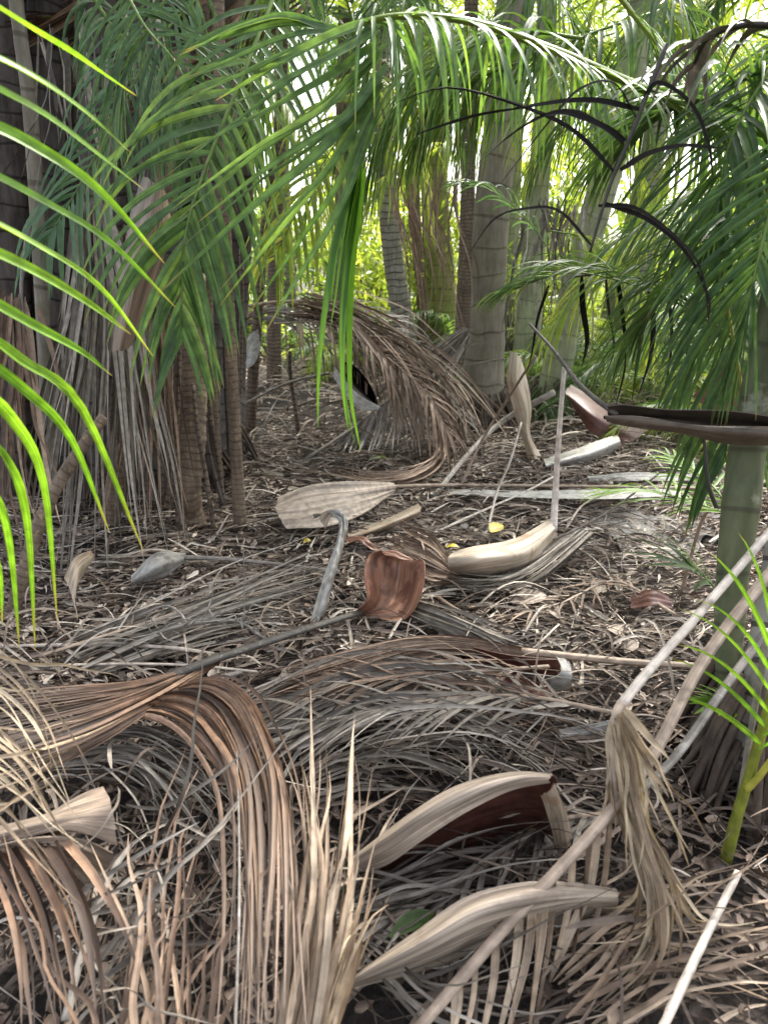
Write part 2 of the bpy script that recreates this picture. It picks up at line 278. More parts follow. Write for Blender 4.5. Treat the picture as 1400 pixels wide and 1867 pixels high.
keep = (y > 1.7) | (R.random(n) < .5 + .4*np.clip((y-.8)/.9, 0, 1)); x, y, ang, near = x[keep], y[keep], ang[keep], near[keep]; n = len(x)
ang = np.where(near & (x < -.05), 1.45 + R.normal(size=n)*.6, ang)
lying(mb, x, y, .05+.28*R.random(n)**1.5, .003+.010*R.random(n)**1.3, ang, seg=9, lift=.045, curl=.22, arch=.02, tilt=.8, rnd=np.clip(R.random(n)**1.1*np.where(y < 1.6, .55, 1.) + np.where(y > 2, .12, 0), 0, 1))  # nearest strips also darkened in colour for shade between the leaves
x, y = scatter(3500, 4.5, 11, gamma=.9); n = len(x)
lying(mb, x, y, .15+.4*R.random(n), .008+.012*R.random(n), R.normal(size=n)*.8, seg=7, lift=.07, curl=.6, arch=.06, tilt=.8, rnd=.2+.8*R.random(n))
for n, ylo, yhi, z in [(700, .8, 1.9, .10), (600, 1.3, 2.6, .05)]:
    x, y = scatter(n, ylo, yhi); a = np.where(R.random(n) < .5, R.normal(size=n)*.6, R.random(n)*3.14)
    lying(mb, x, y, .05+.26*R.random(n)**1.3, .003+.008*R.random(n), a, seg=10, lift=z, curl=.4, arch=.05, tilt=1., rnd=R.random(n), zc=.25)
tag(mb.obj('dry_leaflet_litter', M['litter']), kind='stuff')
# ---------------------------------------------------------------- builders for fronds, fans, sheets
def fanpts(guides, n, N_=14, jit=.01, lenj=.15, ends=(0, 1)):
    G = np.array([spl(g, 8) for g in guides]); K = 8
    s = np.linspace(ends[0], ends[1], n)*(len(G)-1) + R.normal(size=n)*.12*(len(G)-1)/max(n, 1)
    s = np.clip(s, 0, len(G)-1.0001); i = s.astype(int); f = (s-i)[:, None, None]
    Cp = G[i]*(1-f) + G[np.minimum(i+1, len(G)-1)]*f
    tt = np.linspace(0, 1, K)[None, :, None]
    Cp = Cp + R.normal(size=(n, 1, 3))*jit*(.3+tt) + R.normal(size=(n, 1, 3))*jit*1.6*tt**2 + R.normal(size=(n, K, 3))*jit*.07
    B = basis(K, 40); D = np.einsum('nk,mkc->mnc', B, Cp); out = np.empty((n, N_, 3))
    for m in range(n):
        e = 1 - lenj*abs(R.normal()); e = max(.4, e)
        q = np.linspace(0, e*39, N_); j = np.minimum(q.astype(int), 38); ff = (q-j)[:, None]; out[m] = D[m, j]*(1-ff) + D[m, j+1]*ff
    return out
def addstrips(parent, pts, wd, mat, up, fold, split, name, tilt=.4, rnd=None):
    n, N_, _ = pts.shape; up = nrm(np.asarray(up, float)[None] + R.normal(size=(n, 3))*tilt) if np.ndim(up) == 1 else up
    dead = mat.name.split()[-1] == 'leaflets' and 'green' not in mat.name and 'tuft' not in mat.name
    Wd = (wd*((.5+.85*R.random(n)) if dead else (.75+.5*R.random(n))))[:, None]*prof(N_, .5, 2.2)[None]
    if dead: up = up[:, None, :] + R.normal(size=(n, 1, 3))*.9*np.linspace(-.3, 1, N_)[None, :, None]
    rnd = R.random(n) if rnd is None else rnd
    if split:
        for k in range(n):
            mb = MB(); mb.strips(pts[k:k+1], Wd[k:k+1], up[k:k+1], fold, rnd[k:k+1]); mb.obj('leaflet', mat, parent)
    else:
        mb = MB(); mb.strips(pts, Wd, up, fold, rnd); mb.obj('foliage', mat, parent)
TOCAM = (0, -.6, .8)
def fan(parent, guides, n, wpx, mat, jit=.01, up=TOCAM, tilt=.5, fold=.25, split=False, lenj=.15, N_=14):
    g = [np.asarray(q) for q in guides]; mid = g[len(g)//2][len(g[0])//2]
    addstrips(parent, fanpts(g, n, N_, jit, lenj), px(mid, wpx), M[mat], up, fold, split, 'leaflet', tilt)
def leaflets(rach, n, L, t0=.12, t1=1., ang=(62, 28), droop=.9, up=(0, 0, 1), lift=.15, N_=10, sides=(-1, 1), jit=.09, lp=None):
    rc = spl(rach, 60); T = nrm(np.gradient(rc, axis=0)); pts = []
    t = np.linspace(t0, t1, n); i = np.clip((t*59).astype(int), 0, 59)
    base = rc[i]; Td = T[i]; u = np.broadcast_to(np.asarray(up, float), Td.shape); S = nrm(np.cross(Td, u)); U = np.cross(S, Td)
    s = np.array([sides[k % len(sides)] for k in range(n)])[:, None]
    a = np.radians(ang[0] + (ang[1]-ang[0])*t)[:, None] + R.normal(size=(n, 1))*jit
    d = nrm(Td*np.cos(a) + S*s*np.sin(a) + U*(lift + R.normal(size=(n, 1))*jit))
    ln = L*((.5 + .5*np.sin(np.pi*np.clip(t, 0, 1)**.8)) if lp is None else lp(t))*(1 + R.normal(size=n)*.08)
    st = (ln/(N_-1))[:, None]; p = base.copy(); out = [p]; dr = droop*(.8 + .4*R.random((n, 1)))
    for k in range(N_-1):
        d = nrm(d + np.array([0, 0, -1.])*dr/(N_-1)*(.4 + 1.6*k/(N_-1))); p = p + d*st; out.append(p)
    ups = nrm(U + S*s*.2)
    return np.stack(out, 1), ups, rc
def frond(name, label, cat, group, rach, n, L, wd, mat, r=(.008, .003), smat='greenstalk', split=False, fold=.2, flat=.7, srnd=.5, parent=None, partname=None, **k):
    root = thing(name, label, cat, group) if parent is None else parent
    pts, ups, rc = leaflets(rach, n, L, **k)
    mb = MB(); mb.tube(rc[::2], np.linspace(r[0], r[1], 30), k=7, rnd=srnd, flat=flat); st = mb.obj(partname or 'stalk', M[smat], root)
    addstrips(st if partname else root, pts, wd, M[mat], ups, fold, split, 'leaflet', 0)
    return root
def stalk(parent, pts, r0, r1, mat='stalk', name='stalk', rnd=.5, n=20, flat=.8, k=9, bump=.02):
    q = spl(pts, n); mb = MB(); mb.tube(q, np.linspace(r0, r1, n), k=k, rnd=rnd, flat=flat, bump=bump); return mb.obj(name, M[mat], parent)
def sheet(parent, rails, mats=('sheath', 'inner'), name='sheath', rnd=.5, th=.0011, crumple=.0015, nn=28, nk=14, ragged=.004, pleat=0.):
    A = np.array([spl(r, nn) for r in rails])       # rails x nn x 3
    B = basis(len(A), nk) if len(A) > 2 else np.array([[1-f, f] for f in np.linspace(0, 1, nk)])
    V = np.einsum('kr,rnc->nkc', B, A)
    ph = R.random(6)*6; tn = np.linspace(0, 1, nn)[:, None]; tk = np.linspace(0, 1, nk)[None]
    w_ = (np.sin(tn*9+ph[0]+tk*3)*np.sin(tk*7+ph[1]) + .6*np.sin(tk*19+ph[2]+tn*2))*crumple*2
    w_ = w_ + pleat*np.abs(np.sin(tk*9.4+tn*1.2))*np.sin(np.pi*tn)**.5
    V = V + w_[..., None]*np.array([0, -.5, .8])
    if mats[0] == 'silversheath': V = V + (.003*np.sin(tn*70+tk*2+ph[4])*(.5+.5*np.sin(tn*13)))[..., None]*np.array([.4, -.6, .5])
    if ragged: 
        e = R.normal(size=(nk, 1))*ragged; V[-1] += e*nrm(V[-1]-V[-2]); V[0] += R.normal(size=(nk, 1))*ragged*.3*nrm(V[0]-V[1])
    mb = MB(); mb.shell(V, th, rnd); return mb.obj(name, [M[mats[0]], M[mats[1]]], parent)
R = np.random.default_rng(40)
# ================================================================ TRUNKS
def trunk_pts(pp, ext=True): return pp
def palm(label, group, pts, rad, mat, roots=0, rootr=.0, name='palm', cat='palm tree', crown=None, n=46, ringr=.0, ringstep=.11):
    """pts world control points from the ground up, rad radii at them"""
    t = thing(name, label, cat, group)
    q = spl(pts, n); r = np.clip((basis(len(rad), n) @ np.asarray(rad, float)), .004, 9)
    if ringr:
        L = np.concatenate([[0], np.cumsum(np.linalg.norm(np.diff(q, axis=0), axis=1))])
        m = int(L[-1]/ringstep*6)+8; Ls = np.linspace(0, L[-1], m); q = np.stack([np.interp(Ls, L, q[:, i]) for i in range(3)], 1); r = np.interp(Ls, L, r)
        ph = (Ls/ringstep) % 1; r = r*(1 + ringr*np.exp(-((ph-.5)/.12)**2))
    mb = MB(); mb.tube(q, r, k=18, bump=.012, rnd=R.random(), up=(.1, 1, .1)); mb.obj('trunk', M[mat], t)
    if roots:
        mb = MB(); b = q[0]
        for k in range(roots):
            a = R.random()*6.283; h = .04 + R.random()*.24; ca = np.array([math.cos(a), math.sin(a), 0])
            p0 = b + ca*rad[0]*.92 + np.array([0, 0, h]); p1 = b + ca*(rad[0]*1.05 + rootr*.5) + np.array([0, 0, h*.5]); p2 = b + ca*(rad[0]*1.1 + rootr*(.6+R.random()*.7)) + np.array([0, 0, -.03])
            mb.tube(spl([p0, p1, p2], 6), .006 + .005*R.random(), k=5, bump=.1, rnd=R.random())
        mb.obj('roots', M['root'], t)
    return t
def up_from(u, v, tops, extra=None):
    """base on the ground under pixel (u,v) then points at (u,v,ddepth) above it"""
    b = W(u, v, 0.0); return np.array([b] + [P(a, c, b[1]+e) for a, c, e in tops])
G1 = 'palm trunks of the middle clump'; TR = []
def addpalm(label, group, base, tops, rpx, mat, **k):
    pts = up_from(*base, tops); sc_ = px(pts[1], 1.0); rad = [r*sc_ for r in rpx]
    t = palm(label, group, pts, rad, mat, **k); TR.append((t, pts)); return t
addpalm('thick pale grey palm trunk with a cone of roots at its foot', G1, (873, 775), [(878, 700, 0), (888, 600, 0), (895, 400, 0), (918, 200, .05), (938, 0, .1), (950, -250, .2), (945, -560, .2)], [50, 41, 31, 30, 30, 29, 27, 25], 'bark_pale', roots=170, rootr=.10)
addpalm('yellow green palm trunk between the grey ringed and the pale trunk', G1, (806, 640), [(806, 590, 0), (803, 500, 0), (793, 380, 0), (790, 200, 0), (786, 0, 0), (780, -500, 0)], [28, 27, 26, 24, 22, 20, 18], 'bark_green', ringr=.03)
addpalm('slim grey palm trunk with dark rings leaning left', G1, (742, 660), [(735, 590, 0), (718, 480, 0), (704, 340, 0), (697, 200, 0), (692, 0, 0), (684, -500, 0)], [22, 20, 18, 17, 15, 14, 12], 'bark_grey', ringr=.05, ringstep=.09, roots=30, rootr=.05)
addpalm('thin dark stem squeezed behind the yellow green trunk', G1, (772, 650), [(770, 560, .1), (760, 440, .1), (752, 300, .2), (745, 0, .2), (740, -500, .2)], [12, 11, 10, 10, 9, 8], 'bark_brown')
addpalm('thin brown stem just left of the pale trunk foot', G1, (842, 690), [(845, 560, .1), (850, 440, .1), (858, 100, .2), (862, -500, .2)], [15, 14, 13, 12, 10], 'bark_stem')
G2 = 'palm trunks right of the middle clump'
addpalm('olive palm trunk rising behind the dead hanging leaflets', G2, (958, 690), [(965, 560, 0), (975, 420, 0), (988, 250, 0), (995, 100, 0), (1000, -500, 0)], [28, 23, 20, 18, 16, 15], 'bark_olive', roots=60, rootr=.08)
addpalm('stout olive palm trunk leaning up to the right', G2, (1000, 750), [(1030, 600, 0), (1070, 440, 0), (1115, 280, 0), (1150, 120, 0), (1175, 0, 0), (1240, -500, 0)], [30, 27, 25, 26, 25, 24, 22], 'bark_olive', roots=60, rootr=.08)
addpalm('pale green palm trunk leaning right in the bright gap', G2, (1100, 640), [(1130, 520, 0), (1165, 380, 0), (1195, 240, 0), (1215, 100, 0), (1270, -500, 0)], [24, 22, 20, 20, 18, 16], 'bark_shaft')
addpalm('grey green smooth palm trunk nearest on the right, with leaf scars', 'palm trunks at the right edge', (1318, 1330), [(1325, 1200, 0), (1335, 1050, .02), (1350, 920, .04), (1362, 820, .06), (1395, 640, .08), (1440, 400, .1), (1520, -100, .1)], [26, 25, 27, 31, 29, 25, 23, 21], 'bark_shaft', ringr=.05, ringstep=.13, roots=50, rootr=.09)
addpalm('grey trunk foot with stiff roots at the lower right', 'palm trunks at the right edge', (1350, 1420), [(1385, 1250, 0), (1400, 1120, .05), (1425, 950, .1), (1450, 500, .2), (1480, 0, .2), (1500, -500, .2)], [40, 30, 26, 24, 20, 19, 18], 'bark_grey', roots=60, rootr=.1)
# left hand clump: dark trunks, prop roots, slender stems
G3 = 'dark trunks of the left clump'
for lab, b, tp, r in [
    ('dark fibrous trunk at the left edge of the clump', (20, 900), [(10, 700, 0), (5, 400, 0), (0, 0, 0), (0, -500, 0)], [50, 46, 42, 38, 34]),
    ('dark trunk behind the pale upright stem', (120, 880), [(110, 700, 0), (95, 400, 0), (100, 0, 0), (100, -500, 0)], [52, 50, 46, 42, 38]),
    ('blackish trunk hidden behind the hanging dead skirt', (205, 900), [(205, 700, 0), (200, 400, 0), (185, 0, 0), (180, -500, 0)], [56, 52, 46, 40, 38]),
    ('dark trunk with the dry boat shaped sheath leaning on it', (290, 900), [(290, 700, 0), (285, 400, 0), (270, 0, 0), (260, -500, 0)], [58, 54, 44, 42, 38]),
    ('broad brown black trunk above the prop root', (352, 880), [(356, 700, .1), (362, 400, .1), (368, 100, .1), (372, -500, .1)], [48, 46, 54, 58, 52]),
    ('dark trunk behind the slender stems', (420, 850), [(425, 650, .4), (440, 300, .4), (448, -500, .4)], [26, 24, 22, 20])]:
    addpalm(lab, G3, b, tp, r, 'bark_dark', roots=24, rootr=.1, ringr=.02)
G4 = 'slender brown stems of the left clump'
for lab, b, tp, r, m in [
    ('slender straight brown stem with gold flecks', (438, 962), [(432, 850, 0), (424, 700, 0), (414, 500, 0), (405, 300, 0), (398, 0, 0), (390, -500, 0)], [13, 11.5, 11, 11, 10.5, 10, 9, 8], 'bark_brown'),
    ('short stem behind the slender gold flecked stem', (398, 890), [(392, 800, 0), (386, 680, 0), (378, 520, 0), (372, 0, 0)], [11, 10, 10, 9, 9], 'bark_brown'),
    ('thin dark stem standing left of the dead arching frond', (455, 790), [(462, 680, 0), (470, 580, 0), (480, 450, 0), (500, 300, 0), (515, 150, 0), (525, -300, 0)], [11, 10, 9, 9, 9, 8, 8], 'bark_stem'),
    ('thin brown stem rising through the bright leaves', (500, 700), [(500, 560, 0), (503, 400, 0), (512, 200, 0), (520, -300, 0)], [14, 13, 12, 11, 10], 'bark_stem'),
    ('straight ringed brown stem behind the hanging green leaflets', (618, 660), [(622, 540, 0), (626, 400, 0), (628, 200, 0), (632, 0, 0), (636, -500, 0)], [17, 16, 16, 15, 14, 13], 'bark_brown'),
    ('pale upright stem at the top left corner', (95, 940), [(85, 700, 0), (70, 420, 0), (56, 200, 0), (40, 80, 0), (25, -60, 0), (10, -400, 0)], [12, 12, 12, 12, 11, 11, 10], 'bark_pale'),
    ('pale diagonal limb crossing behind the dead skirt', (200, 960), [(225, 800, -.1), (245, 620, -.15), (275, 480, -.1), (300, 330, 0), (330, 100, .1)], [18, 20, 22, 20, 18, 16], 'bark_brown'),
    ('mossy leaning root at the left edge', (20, 1130), [(45, 1040, 0), (75, 950, .05), (120, 860, .1), (190, 760, .15)], [13, 12, 12, 11, 10], 'bark_brown')]:
    addpalm(lab, G4, b, tp, r, m)
# curved prop root
t = thing('prop_root', 'stout ringed prop root bending into the litter', 'root')
b0 = W(362, 965, -.03)
q = spl([b0, W(352, 935, .04), P(342, 890, b0[1]-.02), P(350, 800, b0[1]+.02), P(352, 700, b0[1]+.08), P(350, 500, b0[1]+.2)], 90)
s_ = px(b0, 1); rr = np.interp(np.linspace(0, 1, 90), [0, .06, .2, .45, 1], [22, 22, 19, 25, 24])*s_
rr = rr*(1 + .03*np.sin(np.linspace(0, 150, 90)) + .03*R.normal(size=90))
mb = MB(); mb.tube(q, rr, k=16, bump=.03, up=(1, 0, .1)); mb.obj('root', M['bark_brown'], t)
tw = [('dark drooping aerial root on the left of the prop root', [(262, 950), (272, 860), (290, 740), (300, 620)]), ('thin aerial root straight down beside the prop root', [(325, 965), (322, 850), (326, 720), (330, 560)]),
      ('aerial root slanting right of the prop root', [(390, 965), (378, 880), (362, 790), (352, 700)]), ('short aerial root between the slender stems', [(408, 925), (400, 850), (385, 760), (375, 640)]),
      ('thin aerial root beside the thin dark stem', [(430, 830), (436, 740), (440, 620), (442, 480)]), ('bare thin shoot standing in the middle litter', [(545, 800), (538, 740), (530, 690), (528, 640)])]
for lab, pp in tw:
    b = W(*pp[0], 0); pts = [b] + [P(a, c, b[1]) for a, c in pp[1:]]
    o = stalk(None, pts, px(b, 5.5), px(b, 4), 'bark_stem', 'aerial_root', bump=.06); tag(o, lab, 'root', 'aerial roots of the left clump')
for k in range(26):
    u0 = 150 + R.random()*330; v0 = 880 + R.random()*70; b = W(u0, v0, -.02); du = R.normal()*30
    o = stalk(None, [b, P(u0+du*.4, v0-150, b[1]+R.random()*.1), P(u0+du, v0-330-R.random()*200, b[1]+.1+R.random()*.2)], px(b, 3+R.random()*3), px(b, 2), 'bark_stem' if k % 2 else 'bark_dark', 'aerial_root', rnd=R.random(), bump=.08)
    tag(o, 'thin dark aerial root in the tangle of the left clump', 'root', 'thin aerial roots in the left tangle')
R = np.random.default_rng(41)
# ================================================================ HANGING DEAD SKIRTS (left)
def skirt(label, guides, n, wpx, mat, jit=.03, **k):
    t = thing('dead_frond', label, 'dead palm frond', 'dead fronds hanging on the left clump')
    g = [PL(q) for q in guides]; fan(t, g, n, wpx, mat, jit=jit, up=(.1, -1, .1), tilt=.7, lenj=.3, N_=16, **k)
    stalk(t, [g[len(g)//2][0] + np.array([.02, .1, .25]), g[len(g)//2][0] + np.array([0, .05, .1]), g[len(g)//2][0], g[len(g)//2][1]], .012, .005, 'greystalk'); return t
skirt('wide grey dead frond hanging like a skirt to the ground', [[(150, 390, 2.9), (130, 560, 2.8), (90, 780, 2.75), (60, 1080, 2.5)], [(165, 380, 2.8), (165, 560, 2.7), (150, 800, 2.65), (130, 1110, 2.45)], [(185, 380, 2.8), (205, 560, 2.7), (210, 800, 2.65), (230, 1090, 2.5)], [(190, 400, 2.9), (240, 580, 2.8), (290, 800, 2.75), (330, 960, 2.8)]], 84, 10, 'grey', .055)
skirt('brown dead frond hanging behind the grey skirt', [[(230, 420, 3.1), (250, 600, 3.0), (240, 800, 3.0), (225, 980, 2.9)], [(250, 420, 3.1), (290, 600, 3.0), (300, 780, 3.0), (300, 960, 3.0)]], 60, 8, 'brown', .05)
skirt('short tangled dead frond at the left edge below the lime leaflets', [[(10, 560, 2.7), (-10, 700, 2.6), (-20, 860, 2.5), (0, 1060, 2.3)], [(40, 540, 2.7), (50, 700, 2.6), (60, 860, 2.5), (110, 1060, 2.3)]], 30, 9, 'brown', .06)
skirt('pale narrow strips hanging from the dark trunks near the top', [[(60, 60, 3.1), (80, 200, 3.0), (60, 330, 3.0), (40, 480, 3.0)], [(150, 60, 3.1), (160, 200, 3.0), (180, 330, 3.0), (170, 480, 3.0)], [(290, 0, 3.2), (310, 120, 3.1), (330, 260, 3.1), (350, 430, 3.1)]], 22, 6, 'grey', .07)
t = thing('palm_sheath', 'dry brown boat shaped sheath hung high on the dark trunks', 'palm sheath')
sheet(t, [PL([(262, 322, 2.3), (236, 400, 2.3), (222, 500, 2.35), (205, 640, 2.4)]), PL([(288, 335, 2.22), (275, 410, 2.2), (250, 510, 2.25), (222, 640, 2.35)]), PL([(304, 355, 2.3), (312, 425, 2.3), (285, 500, 2.32), (240, 630, 2.4)])], ('inner', 'sheath'), 'shell', .2)
R = np.random.default_rng(42)
# ================================================================ BIG ARCHING DEAD FRONDS of the middle
def deadfan(label, specs, group='dead fronds in the middle', name='dead_frond', stalks=(), split=False):
    t = thing(name, label, 'dead palm frond', group)
    for conv, guides, n, wpx, mat, jit in specs:
        fan(t, [conv(q) for q in guides], n, wpx, mat, jit=jit, split=split and n <= 100)
    for pts, r0, r1, mat in stalks: stalk(t, pts, r0, r1, mat)
    return t
deadfan('large brown dead frond arching down in front of the middle trunks', [
    (PL, [[(520, 575, 4.7), (600, 575, 4.6), (650, 650, 4.35), (670, 740, 4.2), (660, 810, 4.1)], [(545, 545, 4.7), (640, 580, 4.6), (730, 650, 4.35), (800, 760, 4.15), (820, 850, 4.0)], [(580, 535, 4.7), (690, 590, 4.6), (780, 670, 4.4), (850, 760, 4.2), (900, 830, 4.1)]], 44, 5, 'brown', .09), (PL, [[(560, 560, 4.8), (650, 620, 4.7), (700, 720, 4.5), (690, 830, 4.3)], [(600, 560, 4.7), (740, 640, 4.5), (800, 760, 4.2), (790, 860, 4.0)], [(640, 580, 4.6), (790, 660, 4.4), (880, 740, 4.3), (930, 800, 4.2)]], 34, 6, 'tan', .08)],
    stalks=[(PL([(440, 560, 5.0), (520, 550, 4.8), (600, 560, 4.65), (700, 640, 4.4)]), .016, .008, 'stalk')])
frond('dead_frond', 'drooping brown dead frond lying over the big arching one', 'dead palm frond', 'dead fronds in the middle', PL([(500, 590, 4.7), (600, 590, 4.55), (690, 640, 4.35), (770, 710, 4.15), (820, 790, 4.0)]), 84, .5, .016, 'brown', smat='stalk', droop=1.6, ang=(60, 25), up=(.3, -.6, .8), t0=.05)
frond('dead_frond', 'grey tan dead frond fallen against the foot of the middle trunks', 'dead palm frond', 'dead fronds in the middle', PL([(640, 540, 5.1), (720, 600, 4.9), (790, 680, 4.7), (850, 770, 4.4)]), 70, .45, .014, 'grey', smat='stalk', droop=1.8, ang=(65, 30), up=(.3, -.6, .8), t0=.05)
deadfan('silvery dead frond with short stiff leaflets on the ground', [
    (WL, [[(640, 782, .14), (620, 800, .06), (600, 822, .02)], [(690, 745, .24), (670, 790, .1), (650, 832, .02)], [(725, 715, .3), (720, 775, .14), (705, 838, .02)], [(750, 705, .32), (775, 770, .14), (800, 836, .02)]], 34, 7, 'silver', .012)],
    stalks=[(WL([(556, 838, .03), (640, 782, .14), (700, 735, .26), (760, 695, .34)]), .012, .006, 'greystalk')])
deadfan('grey dead frond draped round the foot of the pale trunk', [
    (PL, [[(850, 600, 4.9), (790, 640, 4.8), (740, 650, 4.8), (690, 640, 4.9)], [(850, 610, 4.9), (800, 680, 4.7), (770, 720, 4.6), (720, 760, 4.4)], [(845, 640, 4.8), (820, 700, 4.6), (830, 760, 4.4), (840, 830, 4.2)]], 60, 5, 'grey', .04)])
deadfan('dry fibres and torn leaf bases clinging to the middle trunks', [
    (PL, [[(705, 300, 4.95), (715, 380, 4.9), (740, 470, 4.9), (740, 590, 4.9)], [(755, 330, 5.1), (750, 420, 5.1), (765, 500, 5.1), (760, 610, 5.1)], [(840, 300, 5.1), (830, 400, 4.95), (845, 500, 4.9), (835, 620, 4.9)]], 30, 4, 'brown', .06)])
deadfan('dry strips hanging between the two leaning olive trunks', [
    (PL, [[(960, 360, 4.6), (965, 420, 4.55), (950, 500, 4.5), (965, 590, 4.5)], [(1060, 380, 4.6), (1040, 450, 4.55), (1050, 540, 4.5), (1030, 640, 4.5)]], 40, 4.5, 'grey', .09)])
deadfan('heap of grey dead leaflets round the grey ringed trunk foot', [
    (PL, [[(690, 600, 5.2), (740, 640, 5.0), (790, 640, 5.0), (850, 610, 5.0)], [(680, 660, 5.1), (740, 670, 4.9), (800, 660, 4.8), (850, 650, 4.8)], [(740, 580, 5.2), (730, 640, 5.0), (700, 700, 4.9), (640, 720, 4.8)]], 80, 4.5, 'grey', .07)])
deadfan('low sweep of brown leaflets curving left under the arching frond', [
    (WL, [[(820, 760, .1), (800, 830, .06), (700, 872, .03), (560, 850, .03)], [(800, 780, .1), (790, 850, .06), (700, 885, .03), (520, 862, .02)]], 36, 5, 'brown', .025)])
deadfan('thin grey dead frond arched behind the slender stems', [
    (PL, [[(430, 575, 5.3), (520, 555, 5.2), (600, 590, 5.0), (640, 640, 4.9)], [(430, 600, 5.3), (500, 580, 5.2), (570, 610, 5.0), (620, 690, 4.8)]], 22, 5, 'grey', .03)])
R = np.random.default_rng(43)
# ================================================================ SHEATHS
GS = 'fallen palm sheaths'
def sheath(label, rails, mats, stalks=(), rnd=.5, conv=WL, name='palm_sheath', **k):
    t = thing(name, label, 'palm sheath', GS)
    sheet(t, [conv(r) for r in rails], mats, 'shell', rnd, **k)
    for pts, r0, r1, m in stalks: stalk(t, pts, r0, r1, m)
    return t
sheath('flat pale brown pleated sheath with a long stalk running right', [[(508, 905, .10), (560, 889, .14), (640, 881, .14), (718, 882, .06)], [(503, 925, .09), (565, 910, .11), (650, 898, .11), (722, 888, .06)], [(510, 945, .07), (580, 938, .08), (655, 919, .08), (720, 893, .05)], [(524, 966, .04), (592, 962, .05), (668, 938, .05), (715, 902, .03)]], ('pleated', 'inner'),
       [(WL([(700, 888, .05), (800, 885, .05), (1000, 886, .05), (1200, 889, .05), (1420, 892, .06)]), .012, .008, 'stalk')], rnd=.8, crumple=.004, pleat=.016, nk=30)
y2 = W(1010, 970, .1)[1]
sheath('cream boat shaped sheath whose stalk stands straight up', [[(822, 1008, .15), (870, 995, .16), (945, 978, .15), (1003, 948, .16)], [(816, 1025, .14), (875, 1018, .17), (955, 1000, .16), (1010, 962, .15)], [(822, 1045, .06), (885, 1044, .09), (965, 1024, .1), (1014, 972, .11)], [(835, 1050, .01), (895, 1056, .02), (980, 1032, .03), (1018, 985, .06)]], ('cream', 'rust'),
       [(np.array([W(1008, 968, .13), P(1012, 900, y2), P(1018, 800, y2), P(1028, 670, y2)]), .015, .008, 'palestalk')], rnd=.7, crumple=.003)
sheath('rust red open sheath with curled lobes at its top', [[(640, 1120, .05), (668, 1095, .10), (664, 1050, .17), (672, 1015, .2), (700, 1006, .21)], [(650, 1122, .03), (692, 1100, .06), (700, 1055, .11), (706, 1018, .17), (716, 1010, .2)], [(660, 1124, .02), (715, 1108, .05), (735, 1068, .09), (740, 1030, .15), (742, 1018, .17)], [(668, 1124, .02), (735, 1130, .04), (768, 1085, .12), (774, 1030, .19), (765, 1018, .2)]], ('rust', 'sheath'), rnd=.6, crumple=.004, ragged=.004)
LIP = [o for o in C.objects if o.get('label', '').startswith('rust red open')][0]
sheet(LIP, [WL([(692, 1004, .212), (718, 1004, .22), (752, 1018, .205)]), WL([(702, 1012, .212), (726, 1017, .212), (752, 1024, .2)])], ('rust', 'cream'), 'curled_lip', .3)
def flagfan():
    t = thing('dead_frond', 'rust brown dead frond fanning to the left edge from a speckled grey stalk', 'dead palm frond', 'dead fronds in the foreground')
    stalk(t, WL([(655, 1117, .06), (560, 1146, .12), (470, 1176, .15), (385, 1204, .17), (300, 1238, .16)]), .014, .016, 'speckstalk', flat=.6, rnd=.0)
    fan(t, [WL(g) for g in [[(400, 1200, .15), (270, 1243, .17), (130, 1258, .16), (-40, 1275, .15)], [(400, 1202, .15), (270, 1262, .17), (130, 1310, .16), (-40, 1355, .15)], [(400, 1206, .15), (280, 1288, .16), (150, 1370, .14), (-40, 1450, .12)]]], 74, 8, 'orange', jit=.008, tilt=.35, split=True, lenj=.06)
flagfan()
def drape():
    t = thing('dead_frond', 'big rusty frond whose long leaflets drape to the bottom edge', 'dead palm frond', 'dead fronds in the foreground')
    stalk(t, WL([(120, 1345, .07), (230, 1300, .11), (330, 1258, .14), (440, 1225, .13)]), .012, .007, 'greystalk')
    G = [[(225, 1305, .12), (310, 1318, .17), (380, 1385, .2), (425, 1480, .22), (438, 1660, .2), (440, 1920, .15)],
         [(245, 1288, .13), (345, 1282, .20), (415, 1350, .23), (452, 1460, .25), (465, 1660, .23), (470, 1920, .18)],
         [(290, 1268, .14), (380, 1262, .22), (445, 1338, .25), (487, 1460, .27), (492, 1660, .25), (490, 1920, .2)],
         [(340, 1245, .14), (430, 1240, .22), (490, 1330, .25), (525, 1450, .27), (525, 1660, .25), (515, 1920, .2)]]
    fan(t, [WL(g) for g in G], 38, 13, 'orange', jit=.010, tilt=.45, split=True, lenj=.08, N_=22, fold=.5)
drape()
def upright(label, G, n, wpx, mat, jit=.012, **k):
    t = thing('dead_frond', label, 'dead palm frond', 'dead fronds in the foreground')
    fan(t, [WL(g) for g in G], n, wpx, mat, jit=jit, N_=16, **k); return t
upright('tan bundle of upright leaflets in the bottom centre', [[(500, 1920, .12), (545, 1680, .22), (565, 1500, .26), (520, 1300, .24)], [(545, 1920, .12), (580, 1680, .24), (598, 1480, .28), (600, 1290, .27)], [(590, 1920, .1), (610, 1700, .2), (625, 1560, .24), (660, 1340, .25)]], 36, 11, 'tan', jit=.03, split=True, lenj=.3, fold=.35)
upright('straw coloured leaflets splaying right of the tan bundle', [[(560, 1920, .1), (600, 1780, .16), (625, 1640, .2), (625, 1500, .2)], [(600, 1920, .1), (640, 1780, .14), (670, 1680, .18), (700, 1590, .2)], [(570, 1920, .1), (600, 1800, .18), (650, 1690, .22), (690, 1700, .2)]], 22, 11, 'straw', split=True, lenj=.2)
